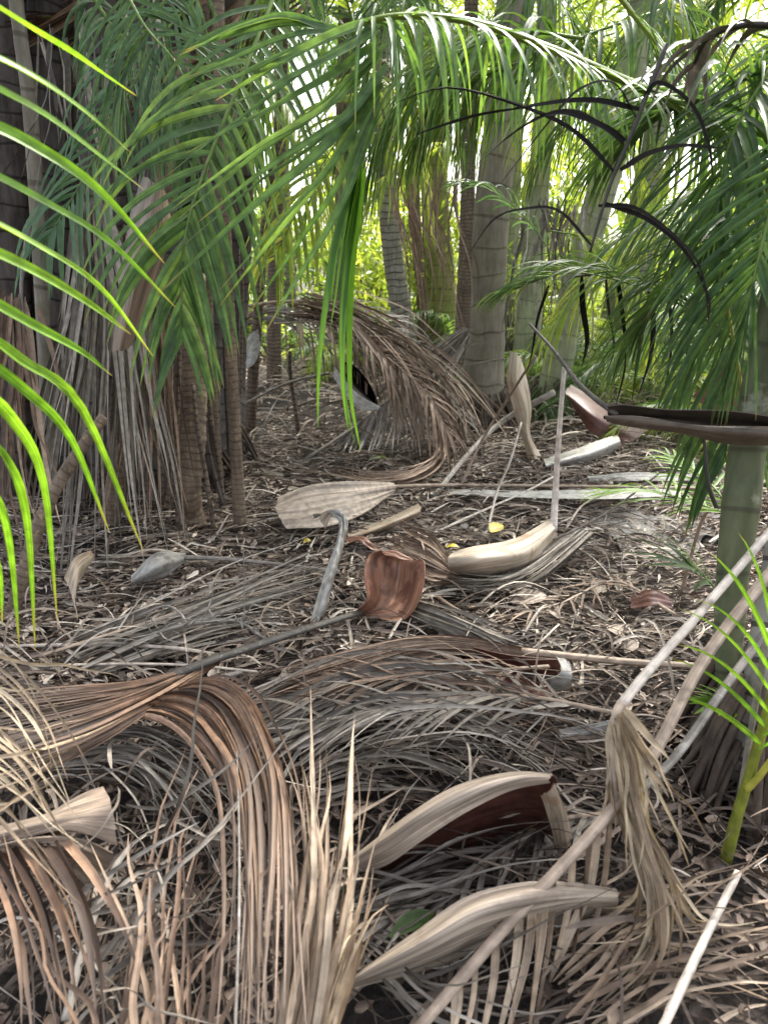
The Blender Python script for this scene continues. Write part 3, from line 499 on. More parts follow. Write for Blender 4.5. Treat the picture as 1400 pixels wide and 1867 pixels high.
upright('loose spears of dead leaflets standing in the lower left', [[(225, 1920, .1), (240, 1760, .15), (250, 1600, .18), (255, 1440, .18)], [(300, 1920, .1), (310, 1740, .17), (340, 1560, .2), (400, 1440, .18)], [(375, 1920, .1), (385, 1760, .15), (395, 1640, .18), (440, 1560, .18)]], 28, 9, 'brown', jit=.06, split=True, lenj=.3)
upright('rusty leaflets sweeping down from the left edge', [[(-40, 1540, .2), (20, 1650, .2), (50, 1760, .18), (70, 1920, .12)], [(10, 1520, .22), (80, 1640, .22), (110, 1760, .19), (125, 1920, .12)], [(80, 1500, .22), (150, 1620, .22), (190, 1740, .18), (215, 1920, .1)]], 15, 17, 'orange', jit=.012, split=True, lenj=.1)
def mesh_tip(label, rach, n, L, wd, mat, **k):
    return frond('dead_frond', label, 'dead palm frond', 'dead fronds in the foreground', WL(rach), n, L, wd, mat, smat='stalk', r=(.006, .003), **k)
upright('yellowish fine leaflets drooping in from the left edge', [[(-50, 1150, .40), (40, 1225, .40), (95, 1330, .36), (125, 1450, .30)], [(-50, 1310, .38), (25, 1370, .36), (80, 1440, .32), (150, 1530, .28)], [(-50, 1450, .36), (20, 1490, .34), (80, 1545, .30), (165, 1620, .26)]], 18, 6, 'straw', jit=.012, split=True)
upright('pale crossing leaflet tips over the yellowish ones', [[(-40, 1200, .42), (60, 1230, .40), (130, 1240, .36), (235, 1275, .3)], [(-40, 1420, .38), (40, 1400, .37), (100, 1370, .35), (150, 1320, .33)], [(-40, 1500, .36), (50, 1470, .35), (110, 1440, .33), (150, 1410, .32)]], 8, 6, 'straw', jit=.02)
upright('fan of olive grey leaflets arching under the rusty frond', [[(90, 1368, .05), (240, 1340, .08), (360, 1385, .08), (440, 1490, .06)], [(90, 1380, .05), (230, 1362, .08), (340, 1430, .08), (420, 1560, .06)], [(100, 1400, .04), (230, 1400, .06), (320, 1470, .06), (380, 1580, .04)]], 34, 7, 'grey', jit=.03, split=True)
upright('bed of grey leaflets lying across the centre', [[(430, 1270, .05), (640, 1200, .08), (850, 1225, .08), (1040, 1310, .05)], [(460, 1340, .05), (670, 1250, .09), (850, 1290, .09), (1010, 1400, .05)], [(560, 1400, .05), (700, 1330, .1), (870, 1340, .1), (1000, 1430, .05)], [(560, 1440, .04), (700, 1400, .06), (850, 1420, .06), (980, 1500, .04)]], 85, 6.5, 'grey', jit=.05)
upright('straight dull leaflets running level above the arched grey bed', [[(540, 1215, .07), (720, 1215, .1), (900, 1240, .1), (1080, 1290, .07)], [(520, 1250, .06), (700, 1255, .09), (880, 1280, .09), (1060, 1330, .06)]], 44, 6.5, 'brown', jit=.03)
upright('loose crossing leaflets in the lower left', [[(60, 1700, .08), (180, 1640, .14), (300, 1620, .14), (420, 1560, .1)], [(180, 1860, .08), (260, 1760, .14), (360, 1700, .14), (430, 1600, .1)], [(240, 1480, .06), (330, 1560, .12), (380, 1660, .12), (420, 1780, .08)]], 30, 8, 'grey', jit=.07)
upright('brown leaflets swept left from the dark trough sheath', [[(1000, 1195, .06), (800, 1160, .09), (620, 1200, .1), (440, 1262, .09)], [(1000, 1205, .06), (800, 1185, .09), (640, 1225, .1), (470, 1290, .08)]], 40, 7, 'brown', jit=.012)
upright('grey leaflets trailing below the cream boat sheath', [[(1050, 960, .1), (980, 1010, .1), (900, 1050, .08), (790, 1060, .05)], [(1080, 975, .08), (1000, 1050, .08), (930, 1085, .06), (830, 1090, .03)]], 24, 6, 'grey', jit=.015)
upright('fan of dull leaflets between the red sheath and the cream sheath', [[(820, 1030, .06), (780, 985, .1), (740, 970, .1), (700, 955, .06)], [(830, 1050, .06), (780, 1020, .09), (730, 1010, .09), (690, 1000, .05)], [(840, 1060, .05), (790, 1060, .08), (760, 1040, .08), (720, 1050, .05)]], 44, 6, 'brown', jit=.015)
upright('long dull leaflets running from the red sheath to the lower right', [[(740, 1090, .05), (840, 1130, .08), (930, 1175, .07), (1000, 1200, .03)], [(720, 1110, .04), (820, 1150, .06), (900, 1190, .06), (960, 1250, .02)]], 34, 7, 'grey', jit=.018)
upright('tangle of grey leaflets left of the silver curled sheath', [[(120, 1180, .04), (300, 1120, .07), (450, 1070, .07), (600, 1040, .04)], [(160, 1230, .04), (340, 1160, .07), (480, 1120, .07), (620, 1080, .04)]], 60, 6, 'grey', jit=.035)
upright('grey leaflets scattered in the lower centre', [[(640, 1640, .02), (760, 1560, .06), (880, 1540, .06), (1000, 1600, .03)], [(660, 1720, .02), (800, 1820, .05), (950, 1780, .05), (1100, 1720, .03)]], 60, 8, 'grey', jit=.05)
upright('pale leaflets spread over the lower right corner', [[(1000, 1700, .03), (1130, 1660, .08), (1260, 1640, .1), (1440, 1600, .08)], [(1050, 1880, .03), (1180, 1760, .08), (1300, 1720, .1), (1440, 1700, .08)]], 26, 8, 'tan', jit=.05)
for lab, r_, n_, L_, w_, m_ in [
    ('whole grey dead frond lying flat across the centre', [(1120, 1300, .10), (960, 1270, .12), (800, 1275, .12), (620, 1310, .10), (520, 1350, .07)], 76, .30, .010, 'grey'),
    ('brown dead frond lying flat left of the purple trough', [(1000, 1215, .10), (860, 1225, .12), (700, 1235, .12), (560, 1262, .09)], 60, .24, .009, 'brown'),
    ('dull dead frond lying flat under the folded sheath', [(1180, 1480, .05), (1000, 1500, .05), (850, 1600, .05), (700, 1680, .05)], 60, .24, .010, 'grey'),
    ('grey dead frond lying flat beside the left twig', [(60, 1200, .06), (220, 1150, .08), (380, 1100, .08), (520, 1075, .06)], 60, .26, .008, 'grey'),
    ('brown dead frond lying among the leaf bits at the right', [(1230, 1120, .05), (1120, 1060, .06), (1020, 1100, .05), (900, 1130, .05)], 44, .16, .007, 'brown')]:
    frond('dead_frond', lab, 'dead palm frond', 'dead fronds in the foreground', WL(r_), n_, L_, w_, m_, smat='stalk', r=(.007, .003), droop=.55, ang=(48, 18), lift=.1, split=False, jit=.2)
# more sheaths
t = sheath('large folded sheath with dark red inside, opening to the front', [
    [(640, 1592, .08), (705, 1578, .13), (770, 1532, .20), (850, 1478, .27), (930, 1440, .30), (1003, 1427, .29)],
    [(636, 1572, .11), (715, 1515, .19), (800, 1458, .27), (880, 1424, .31), (950, 1411, .32), (1006, 1414, .30)],
    [(650, 1560, .09), (740, 1500, .14), (820, 1455, .18), (890, 1430, .2), (955, 1418, .21), (1012, 1430, .22)],
    [(655, 1590, .01), (760, 1578, .01), (850, 1545, .02), (920, 1520, .03), (985, 1515, .05), (1022, 1530, .08)]], ('inner', 'sheath'), rnd=.75, crumple=.003)
sheet(t, [WL([(985, 1450, .25), (1000, 1495, .17), (1012, 1548, .06)]), WL([(1002, 1440, .28), (1022, 1490, .18), (1030, 1548, .06)]), WL([(1010, 1426, .29), (1030, 1480, .18), (1044, 1530, .08)])], ('inner', 'cream'), 'torn_flap', .3, crumple=.002, ragged=.006)
sheath('long lance shaped pale sheath nearest the bottom', [[(645, 1782, .07), (755, 1702, .13), (850, 1636, .17), (950, 1611, .18), (1050, 1612, .16), (1125, 1622, .12)], [(640, 1790, .07), (768, 1728, .15), (870, 1672, .19), (965, 1645, .19), (1055, 1636, .16), (1127, 1638, .12)], [(645, 1800, .04), (785, 1766, .04), (900, 1722, .05), (1000, 1690, .06), (1070, 1668, .07), (1125, 1660, .08)]], ('sheath', 'inner'), rnd=.9, crumple=.003)
t = sheath('grey brown split sheath at the left edge', [[(-60, 1525, .16), (60, 1492, .2), (130, 1458, .23), (188, 1434, .24)], [(-60, 1535, .2), (60, 1505, .24), (140, 1482, .26), (205, 1470, .25)], [(-60, 1550, .2), (60, 1524, .23), (140, 1514, .24), (213, 1540, .2)]], ('sheath', 'inner'), rnd=.45, crumple=.003, ragged=0)
sheet(t, [WL([(-60, 1556, .2), (60, 1530, .235), (150, 1530, .22), (207, 1556, .17)]), WL([(-60, 1575, .17), (60, 1550, .21), (140, 1562, .19), (192, 1585, .13)]), WL([(-60, 1600, .1), (55, 1570, .14), (112, 1580, .12), (158, 1612, .07)])], ('sheath', 'inner'), 'lower_lobe', .5, crumple=.003, ragged=0)
t = sheath('narrow silvery sheath standing up with a hooked tip', [[(566, 1135, .02), (592, 1050, .12), (614, 985, .2), (617, 950, .25), (592, 938, .26), (570, 945, .24)], [(582, 1130, .03), (606, 1045, .14), (622, 985, .21), (625, 944, .26), (600, 932, .28), (582, 938, .27)], [(592, 1125, .02), (614, 1040, .12), (630, 980, .2), (633, 950, .25), (612, 929, .28), (592, 966, .22)]], ('silversheath', 'sheath'), rnd=.5, crumple=.005)
sheath('dull sheath under the left clump with a stalk to the right', [[(240, 1050, .03), (285, 1008, .1), (338, 1008, .07)], [(240, 1060, .04), (290, 1030, .1), (338, 1016, .07)], [(246, 1066, .02), (300, 1050, .04), (338, 1024, .05)]], ('silversheath', 'inner'), [(WL([(330, 1016, .07), (420, 1020, .06), (520, 1030, .05), (620, 1042, .04)]), .011, .006, 'greystalk')], rnd=.3)
sheath('small pale strip of sheath beside the pleated sheath', [[(632, 972, .03), (700, 948, .06), (763, 918, .1)], [(636, 980, .05), (702, 958, .09), (767, 930, .1)], [(640, 988, .02), (704, 968, .04), (766, 940, .06)]], ('cream', 'inner'), rnd=.2)
sheath('shrivelled pinkish sheath scrap above the red sheath', [[(628, 980, .03), (660, 978, .07), (688, 1000, .03)], [(632, 992, .05), (662, 990, .09), (690, 1012, .05)]], ('rust', 'inner'), rnd=.1, crumple=.006)
sheath('dark purple trough sheath lying in the centre right', [[(770, 1166, .07), (850, 1178, .09), (930, 1195, .1), (1035, 1203, .09)], [(800, 1185, .03), (870, 1215, .03), (940, 1235, .03), (1010, 1240, .03)], [(815, 1192, .06), (885, 1240, .07), (945, 1262, .07), (1005, 1272, .07)]], ('inner', 'silversheath'), [(WL([(950, 1188, .07), (1050, 1198, .07), (1160, 1208, .07), (1270, 1214, .06)]), .014, .010, 'stalk')], rnd=.3, crumple=.004)
sheath('pale curled sheath tip beside the purple trough', [[(1015, 1198, .12), (1022, 1225, .12), (992, 1240, .08)], [(1035, 1205, .12), (1038, 1235, .1), (1005, 1258, .05)], [(1040, 1215, .1), (1040, 1250, .06), (1018, 1272, .02)]], ('cream', 'silversheath'), rnd=.8)
sheath('long dark sheath propped level across the right trunk', [[(1105, 747, 1.62), (1180, 742, 1.60), (1290, 752, 1.56), (1440, 762, 1.5)], [(1108, 758, 1.66), (1190, 764, 1.66), (1300, 778, 1.63), (1440, 786, 1.57)], [(1100, 760, 1.6), (1190, 768, 1.56), (1300, 780, 1.5), (1440, 788, 1.44)], [(1118, 768, 1.62), (1205, 790, 1.58), (1300, 803, 1.54), (1440, 812, 1.48)]], ('bark_sheath', 'black'), [(PL([(1125, 757, 1.62), (1060, 705, 1.7), (1010, 640, 1.8), (965, 590, 1.9)]), .008, .004, 'speckstalk')], rnd=.1, conv=PL, crumple=.004)
sheath('dark red triangular sheath standing behind the level sheath', [[(1262, 722, 2.5), (1300, 680, 2.5), (1330, 635, 2.5)], [(1290, 745, 2.45), (1330, 710, 2.45), (1365, 660, 2.45)], [(1330, 775, 2.5), (1350, 735, 2.5), (1385, 690, 2.5)]], ('inner', 'inner'), rnd=.8, conv=PL)
sheath('red brown sheath half open right of the standing stalk', [[(1040, 702, .32), (1100, 735, .22), (1180, 785, .05)], [(1030, 715, .30), (1090, 760, .18), (1160, 800, .03)], [(1040, 735, .24), (1080, 790, .08), (1140, 812, .01)]], ('inner', 'cream'), rnd=.1)
y3 = W(960, 840, .02)[1]
sheath('pinkish tan sheath hanging upright beside the pale trunk', [[(930, 640, y3+.1), (924, 690, y3+.05), (934, 740, y3), (950, 790, y3), (962, 836, y3-.05)], [(940, 645, y3+.05), (940, 695, y3-.02), (956, 745, y3-.03), (960, 790, y3-.05), (974, 838, y3-.1)], [(950, 655, y3+.1), (962, 700, y3+.05), (968, 745, y3+.02), (966, 790, y3), (986, 832, y3-.05)]], ('rust', 'cream'), rnd=.3, conv=PL)
sheath('pale weathered sheath lying right of the upright tan sheath', [[(990, 838, .05), (1060, 815, .08), (1125, 792, .08)], [(995, 848, .07), (1065, 828, .1), (1130, 803, .1)], [(1000, 856, .02), (1070, 842, .03), (1135, 816, .03)]], ('silversheath', 'inner'), rnd=.9)
sheath('long flat pale sheath lying under the horizontal stalk', [[(815, 893, .03), (950, 895, .06), (1100, 893, .07), (1250, 892, .04)], [(820, 900, .03), (955, 908, .06), (1100, 910, .06), (1250, 902, .03)]], ('silversheath', 'sheath'), rnd=.95)
sheath('upper pale strip behind the horizontal stalk', [[(1070, 868, .05), (1150, 862, .07), (1260, 865, .05)], [(1075, 878, .03), (1150, 876, .05), (1260, 878, .03)]], ('silversheath', 'sheath'), rnd=.4)
sheath('curled pale sheath at the left below the dead skirt', [[(118, 1055, .12), (135, 1020, .16), (165, 1002, .12)], [(130, 1080, .08), (145, 1040, .13), (172, 1015, .1)], [(142, 1130, .02), (140, 1070, .08), (165, 1030, .07)]], ('cream', 'inner'), rnd=.2)
sheath('dull brown sheath scrap behind the purple trough', [[(1150, 1085, .04), (1190, 1075, .08), (1220, 1090, .05)], [(1150, 1110, .03), (1190, 1105, .05), (1225, 1110, .03)]], ('inner', 'inner'), rnd=.7)
sheath('grey blade of sheath in the lower right behind the bent stalk', [[(1020, 1330, .03), (1090, 1318, .06), (1150, 1300, .06)], [(1020, 1345, .03), (1090, 1335, .04), (1150, 1320, .04)]], ('silversheath', 'sheath'), rnd=.2)
t = sheath('white edged hollow sheath, inner shade coloured black, below the arching brown frond', [[(622, 658, 4.15), (648, 668, 4.1), (674, 700, 4.1), (690, 735, 4.05)], [(625, 672, 4.3), (650, 685, 4.3), (668, 708, 4.3), (688, 738, 4.2)], [(614, 672, 4.05), (638, 702, 4.0), (665, 728, 3.98), (690, 742, 3.98)]], ('black', 'black'), rnd=.2, conv=PL)  # black sheet stands for the shade inside the hollow
sheet(t, [PL([(610, 668, 4.03), (635, 700, 3.98), (662, 725, 3.96), (692, 740, 3.96)]), PL([(606, 684, 4.0), (628, 718, 3.96), (655, 745, 3.95), (690, 748, 3.95)])], ('silversheath', 'black'), 'pale_lip', .2, ragged=.006)
sheath('folded grey sheath lying between the stems at the left middle', [[(440, 640, 4.9), (455, 610, 4.9), (470, 600, 4.9)], [(440, 680, 4.9), (465, 660, 4.85), (476, 630, 4.9)]], ('silversheath', 'sheath'), rnd=.6, conv=PL)
R = np.random.default_rng(44)
# ================================================================ RIGHT FOREGROUND BENT FRONDS
t = thing('dead_frond', 'bent dead frond with crumpled straw leaflets hanging at the right', 'dead palm frond', 'dead fronds in the right foreground')
stalk(t, PL([(1440, 925, 1.35), (1290, 1100, 1.2), (1180, 1225, 1.1), (1132, 1285, 1.05)]), .008, .009, 'stalk', rnd=1., flat=.8)
stalk(t, PL([(1133, 1282, 1.05), (1122, 1310, 1.03), (1118, 1400, 1.0), (1122, 1500, .97)]), .009, .006, 'stalk', rnd=.6, name='bent_tip')
fan(t, [PL(g) for g in [[(1120, 1320, 1.03), (1112, 1420, 1.0), (1118, 1500, .96), (1100, 1600, .93)], [(1125, 1320, 1.02), (1140, 1430, .98), (1150, 1520, .95), (1170, 1620, .92)], [(1130, 1310, 1.02), (1165, 1400, .98), (1190, 1480, .95), (1240, 1590, .92)], [(1132, 1300, 1.02), (1185, 1370, .99), (1215, 1440, .97), (1225, 1510, .95)]]], 30, 12, 'straw', jit=.022, up=(.3, -1, .3), tilt=.9, split=True, fold=.4, lenj=.2, N_=20)
fan(t, [PL(g) for g in [[(1125, 1480, .97), (1165, 1600, .93), (1130, 1690, .92), (1000, 1680, .92)], [(1135, 1470, .97), (1185, 1610, .92), (1165, 1740, .88), (1020, 1850, .86)], [(1150, 1460, .97), (1210, 1620, .91), (1200, 1740, .88), (1090, 1900, .85)], [(1160, 1470, .97), (1240, 1620, .92), (1300, 1680, .9), (1440, 1640, .92)]]], 26, 10, 'straw', jit=.014, up=(.3, -1, .3), tilt=.8, split=True, fold=.35, lenj=.12, N_=22)
t = thing('dead_frond', 'straight tan frond stalk crossing the lower right with hanging leaflets', 'dead palm frond', 'dead fronds in the right foreground')
SB = PL([(1450, 985, 1.38), (1290, 1190, 1.18), (1190, 1375, 1.04), (1095, 1500, .96), (930, 1680, .86), (750, 1890, .76)])
stalk(t, SB, .0115, .009, 'stalk', rnd=.55, n=30)
pp = []
for u, v, du, dv in [(1112, 1480, -70, 380), (1075, 1520, -60, 360), (1045, 1555, -75, 340), (1010, 1592, -45, 330), (972, 1632, -60, 300), (948, 1660, -55, 290), (905, 1712, -40, 240), (868, 1752, -35, 200), (835, 1790, -25, 160), (1090, 1505, -110, 330), (990, 1615, -30, 300)]:
    d0 = np.interp(v, [1190, 1375, 1500, 1680, 1890], [1.18, 1.04, .96, .86, .76])
    pp.append(spl(PL([(u, v, d0), (u+du*.15, v+dv*.33, d0-.02), (u+du*.55, v+dv*.66, d0-.06), (u+du, v+dv, d0-.1)]), 14))
pp = np.array(pp); addstrips(t, pp, px(pp[0, 5], 17), M['tan'], (.4, -1, .3), .35, True, 'leaflet', .5)
o = stalk(None, PL([(1450, 1080, 1.5), (1330, 1240, 1.3), (1230, 1380, 1.12), (1120, 1480, 1.0)]), .010, .007, 'greystalk', name='dead_stalk'); tag(o, 'dull brown stalk lying just behind the straight tan stalk', 'stalk')
# loose stalks and sticks
for lab, pts, r0, r1, m, rn in [
    ('white bleached stick in the bottom right corner', WL([(1345, 1590, .14), (1280, 1720, .12), (1195, 1900, .1)]), .006, .007, 'stalk', 1.),
    ('pale stick reaching right from the fallen sheaths', WL([(778, 978, .03), (860, 940, .05), (960, 895, .06), (1010, 868, .06)]), .007, .006, 'stalk', 1.),
    ('thin bent pale stick arching from the litter to the trunk foot', WL([(888, 970, .02), (905, 900, .12), (930, 840, .25), (950, 770, .4)]), .006, .005, 'stalk', .9),
    ('slanting brown stalk leaning over the horizontal stalk', WL([(840, 885, .04), (880, 800, .25), (930, 720, .5), (975, 650, .75)]), .008, .006, 'stalk', .2),
    ('mossy pale log slanting across the right of the clump', WL([(790, 905, .02), (860, 820, .1), (920, 765, .22), (1010, 715, .4)]), .014, .02, 'greystalk', .8),
    ('pinkish stalk curving through the right litter', WL([(1030, 965, .03), (1070, 915, .08), (1150, 893, .1), (1240, 880, .1)]), .005, .004, 'stalk', .7),
    ('thin grey stick rising past the green seedling', PL([(950, 1010, 2.7), (1080, 950, 2.6), (1180, 880, 2.5), (1265, 805, 2.4)]), .006, .004, 'greystalk', .8),
    ('leaning brown stick right of the seedling', WL([(1240, 1085, .02), (1275, 960, .3), (1300, 920, .4)]), .007, .006, 'stalk', .2),
    ('long thin stalk across the left middle', WL([(-30, 1180, .04), (150, 1176, .06), (300, 1180, .06), (390, 1192, .05)]), .007, .006, 'stalk', .9),
    ('second thin stalk lying below the long thin one', WL([(-30, 1222, .03), (150, 1212, .05), (330, 1212, .05), (470, 1225, .04)]), .005, .004, 'stalk', .9),
    ('knotted flower stem hanging down the rusty frond', WL([(432, 1370, .26), (436, 1500, .27), (436, 1680, .26), (428, 1900, .2)]), .0015, .002, 'greystalk', .6),
    ('slim speckled stalk slanting across the left centre', WL([(160, 1180, .05), (330, 1120, .09), (450, 1060, .08), (560, 1010, .05)]), .009, .005, 'greystalk', .1),
    ('pale straight stick in the lower left litter', WL([(120, 1860, .08), (150, 1740, .1), (200, 1600, .12), (240, 1540, .12)]), .006, .005, 'greystalk', 1.),
    ('dark brown stick beside the curled leaf bits', WL([(760, 1060, .02), (830, 1110, .05), (920, 1150, .04)]), .008, .006, 'stalk', 0.),
    ('dead grey stalk running from the middle stems to the ground', PL([(440, 740, 4.5), (520, 700, 4.6), (600, 680, 4.6)]), .012, .01, 'greystalk', .6),
    ('pale stick at the right edge beside the yellow shoot', WL([(1400, 1150, .5), (1360, 1380, .2), (1330, 1560, .02)]), .007, .006, 'greystalk', .9)]:
    tag(stalk(None, pts, r0, r1, m, name='fallen_stick', rnd=rn, bump=.05), lab, 'stick', 'loose sticks and stalks on the litter')
# twiggy flower branch
t = thing('dead_branch', 'pale branching twig lying left of the centre', 'branch')
mb = MB(); main = spl(WL([(480, 1165, .06), (560, 1140, .09), (330, 1132, .12), (360, 1128, .12)][0:1] + [(430, 1133, .12), (340, 1140, .12), (250, 1165, .07)]), 20)
mb.tube(main, np.linspace(.005, .006, 20), k=6, bump=.06)
mn2 = spl(WL([(340, 1138, .12), (330, 1120, .14), (300, 1105, .14), (240, 1130, .08)]), 14); mb.tube(mn2, .004, k=6, bump=.06)
for k in range(26):
    b = main[R.integers(2, 18)]; d = nrm(np.array([R.normal(), R.normal()*.6, R.random()*.9])); L = .05+.09*R.random()
    mb.tube(spl([b, b+d*L*.5+R.normal(size=3)*.01, b+d*L+np.array([R.normal()*.02, 0, -.02])], 7), np.linspace(.0025, .0012, 7), k=5, bump=.1, rnd=R.random())
mb.tube(spl(WL([(445, 1134, .12), (446, 1080, .2), (444, 1000, .33)]), 10), .0018, k=5)
mb.obj('twigs', M['greystalk'], t)
# sandy patch
mb = MB(); c = W(1185, 955, 0); a = np.linspace(0, 6.2832, 40); rr_ = np.linspace(0, 1, 12)
rad_ = .22*(1 + .18*np.sin(a*3+1) + .1*np.sin(a*5)); V = np.zeros((12, 40, 3)); V[..., 0] = c[0] + rr_[:, None]*rad_*1.1*np.cos(a); V[..., 1] = c[1] + rr_[:, None]*rad_*1.3*np.sin(a)
V[..., 2] = gh(V[..., 0], V[..., 1]) + .03*(1 - rr_[:, None]**2) - .012 + R.normal(size=(12, 40))*.002; V[:, -1] = V[:, 0]
mb.grid(V[None], [.5], np.zeros((1, 1, 1, 2)), 0, False); o = mb.obj('sand_patch', barkmat('grey sand', (.16, .15, .135), (.40, .38, .35), (.3, .28, .25), ring=1, rs=0, bumps=1.)); tag(o, kind='structure')
# small separate leaves
def leaf(label, u, v, z, L, wd, mat, ang, rnd=.5):
    b = W(u, v, z); d = np.array([math.cos(ang), math.sin(ang), .1]); p = np.stack([b + d*L*(s-.5) + np.array([0, 0, .01*math.sin(s*3.14)]) for s in np.linspace(0, 1, 10)])[None]
    mb = MB(); mb.strips(p, (wd*np.sin(np.linspace(.12, 3.05, 10))**.8)[None], np.array([[.1, -.3, 1.]]), .12, [rnd]); o = mb.obj('fallen_leaf', M[mat]); tag(o, label, 'leaf')
M['yellow'] = leafmat('yellow leaf', [(0, (.55, .42, .03)), (1, (.62, .5, .05))], fib=6, fibs=.2, rough=.45, blotch=.5)
leaf('yellow fallen leaf between the two sheath stalks', 905, 963, .06, .09, .06, 'yellow', .9)
leaf('tiny yellow leaf piece below the pleated sheath', 560, 988, .06, .03, .02, 'yellow', .3)
leaf('orange yellow scrap at the mouth of the cream sheath', 825, 998, .1, .05, .02, 'yellow', -.3, .1)
leaf('green fallen leaf below the folded sheath', 752, 1686, .06, .085, .03, 'green', .5, .9)
leaf('small green leaf on the litter under the arching frond', 690, 836, .04, .09, .04, 'sunny', .1)
leaf('green leaf on the ground at the left of the trunks', 330, 772, .35, .05, .025, 'sunny', .2)
for k, (u, v, z, L, wd, a) in enumerate([(965, 1092, .05, .12, .07, .2), (1090, 1072, .05, .09, .05, 1), (1120, 1150, .04, .06, .05, 2), (880, 1160, .05, .08, .04, .4), (1010, 1120, .05, .05, .035, 2.), (1150, 1180, .04, .07, .04, .8)]):
    leaf(['big crinkled tan leaf scrap below the cream sheath', 'curled tan leaf scrap on the right litter', 'stubby tan leaf scrap near the purple trough', 'narrow tan leaf scrap left of the trough', 'little tan leaf scrap in the leaf bits', 'tan leaf scrap right of the trough'][k], u, v, z, L, wd, 'sheath', a, .4)
R = np.random.default_rng(45)
# ================================================================ GREEN FRONDS
GG = 'green fronds hanging into view'
t = thing('palm_frond', 'blurred lime green leaflets sweeping in from the left edge', 'palm frond', GG)
LL = [[(-60, -30), (80, 60), (160, 112), (250, 175)], [(-60, 75), (60, 135), (160, 205), (240, 280)], [(-60, 130), (80, 205), (180, 280), (262, 345)], [(-60, 205), (60, 262), (180, 345), (300, 480)], [(-60, 290), (80, 365), (200, 440), (320, 560)], [(-60, 375), (60, 440), (180, 520), (280, 650)], [(-60, 435), (60, 490), (160, 550), (240, 610)],
      [(-60, 520), (60, 590), (150, 640), (205, 685)], [(-60, 580), (40, 655), (150, 745), (262, 1005)], [(-60, 630), (40, 705), (130, 800), (200, 970)], [(-60, 690), (20, 760), (80, 880), (105, 1130)], [(-60, 770), (10, 830), (50, 950), (65, 1185)], [(-60, 850), (0, 920), (22, 1020), (36, 1180)], [(-60, 940), (-20, 990), (0, 1050), (5, 1140)]]
pp = np.array([spl(PL([(a, b, .95+.08*k) for k, (a, b) in enumerate(g)]), 16) for g in LL])
stalk(t, pp[:, 0][::3], .006, .004, 'greenstalk')
addstrips(t, pp, px(pp[0, 8], 23), M['lime'], (.15, -.8, .6), .3, True, 'leaflet', .15)
t = thing('palm_frond', 'broad dark green frond sweeping left across the top centre', 'palm frond', GG)
ST = PL([(590, 75, 1.75), (700, 32, 1.7), (850, 38, 1.7), (1000, 88, 1.75), (1150, 152, 1.8), (1260, 205, 1.85), (1340, 275, 1.9), (1385, 400, 1.95), (1420, 640, 2.0)])
stalk(t, ST, .006, .017, 'greenstalk', rnd=.65, n=50, flat=.8)
fan(t, [PL(g) for g in [[(600, 62, 1.75), (520, 20, 1.7), (430, 35, 1.7), (330, 90, 1.75)], [(640, 55, 1.75), (540, 75, 1.7), (430, 118, 1.7), (310, 160, 1.75)], [(690, 45, 1.7), (570, 110, 1.65), (450, 182, 1.65), (320, 250, 1.7)], [(700, 80, 1.7), (600, 165, 1.65), (470, 240, 1.65), (310, 340, 1.7)], [(700, 120, 1.7), (600, 225, 1.6), (450, 325, 1.6), (270, 480, 1.65)], [(690, 150, 1.7), (590, 290, 1.6), (480, 390, 1.6), (300, 560, 1.65)], [(680, 180, 1.7), (610, 340, 1.6), (550, 440, 1.6), (470, 590, 1.65)]]], 21, 17, 'green', jit=.016, up=(.1, -.7, .7), tilt=.25, split=True, N_=16, lenj=.1)
pts, ups, rc = leaflets(ST[:6], 60, .40, t0=.14, t1=1., ang=(70, 60), droop=2.6, up=(0, -.3, 1), N_=12)
addstrips(t, pts, .010, M['green'], ups, .2, True, 'leaflet', .1)
t = thing('palm_frond', 'bright green leaflet tuft dangling in the centre', 'palm frond', GG)
fan(t, [PL(g) for g in [[(650, 290, 1.7), (608, 470, 1.65), (586, 640, 1.6), (574, 830, 1.6)], [(655, 290, 1.7), (622, 500, 1.62), (608, 680, 1.58), (622, 860, 1.56)], [(660, 310, 1.7), (632, 500, 1.64), (625, 700, 1.6), (650, 858, 1.58)]]], 9, 14, 'tuft', jit=.012, up=(.1, -1, .1), tilt=.9, split=True, lenj=.22)
stalk(t, PL([(740, 120, 1.75), (690, 200, 1.72), (655, 300, 1.7), (640, 360, 1.69)]), .004, .003, 'greenstalk')
def gf(label, rach, n, L, wd, mat, conv=PL, **k):
    return frond('palm_frond', label, 'palm frond', GG, conv(rach), n, L, wd, mat, **k)
gf('feathery green frond tip hanging in front of the dark trunks', [(520, -60, 2.0), (450, 120, 1.85), (370, 320, 1.75), (335, 450, 1.7), (332, 610, 1.68)], 56, .36, .015, 'green', split=True, droop=1.0, ang=(60, 22), t0=.1, up=(.2, -1, .3), r=(.006, .002))
gf('thin grey green frond arching over the dead skirt', [(420, -60, 2.6), (300, 60, 2.5), (230, 180, 2.4), (150, 330, 2.35), (90, 430, 2.3)], 54, .36, .011, 'blue', droop=1.6, ang=(55, 25), up=(.2, -1, .4), r=(.006, .002))
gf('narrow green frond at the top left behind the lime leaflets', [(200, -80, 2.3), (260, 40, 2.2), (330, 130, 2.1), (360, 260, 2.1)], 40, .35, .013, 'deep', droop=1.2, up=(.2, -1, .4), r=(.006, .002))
gf('backlit yellow green frond hanging behind the ringed brown stem', [(760, 120, 3.6), (680, 180, 3.5), (600, 280, 3.4), (540, 390, 3.3), (500, 470, 3.3)], 44, .42, .018, 'sunny', droop=1.8, ang=(60, 30), up=(.2, -1, .5), r=(.006, .002))
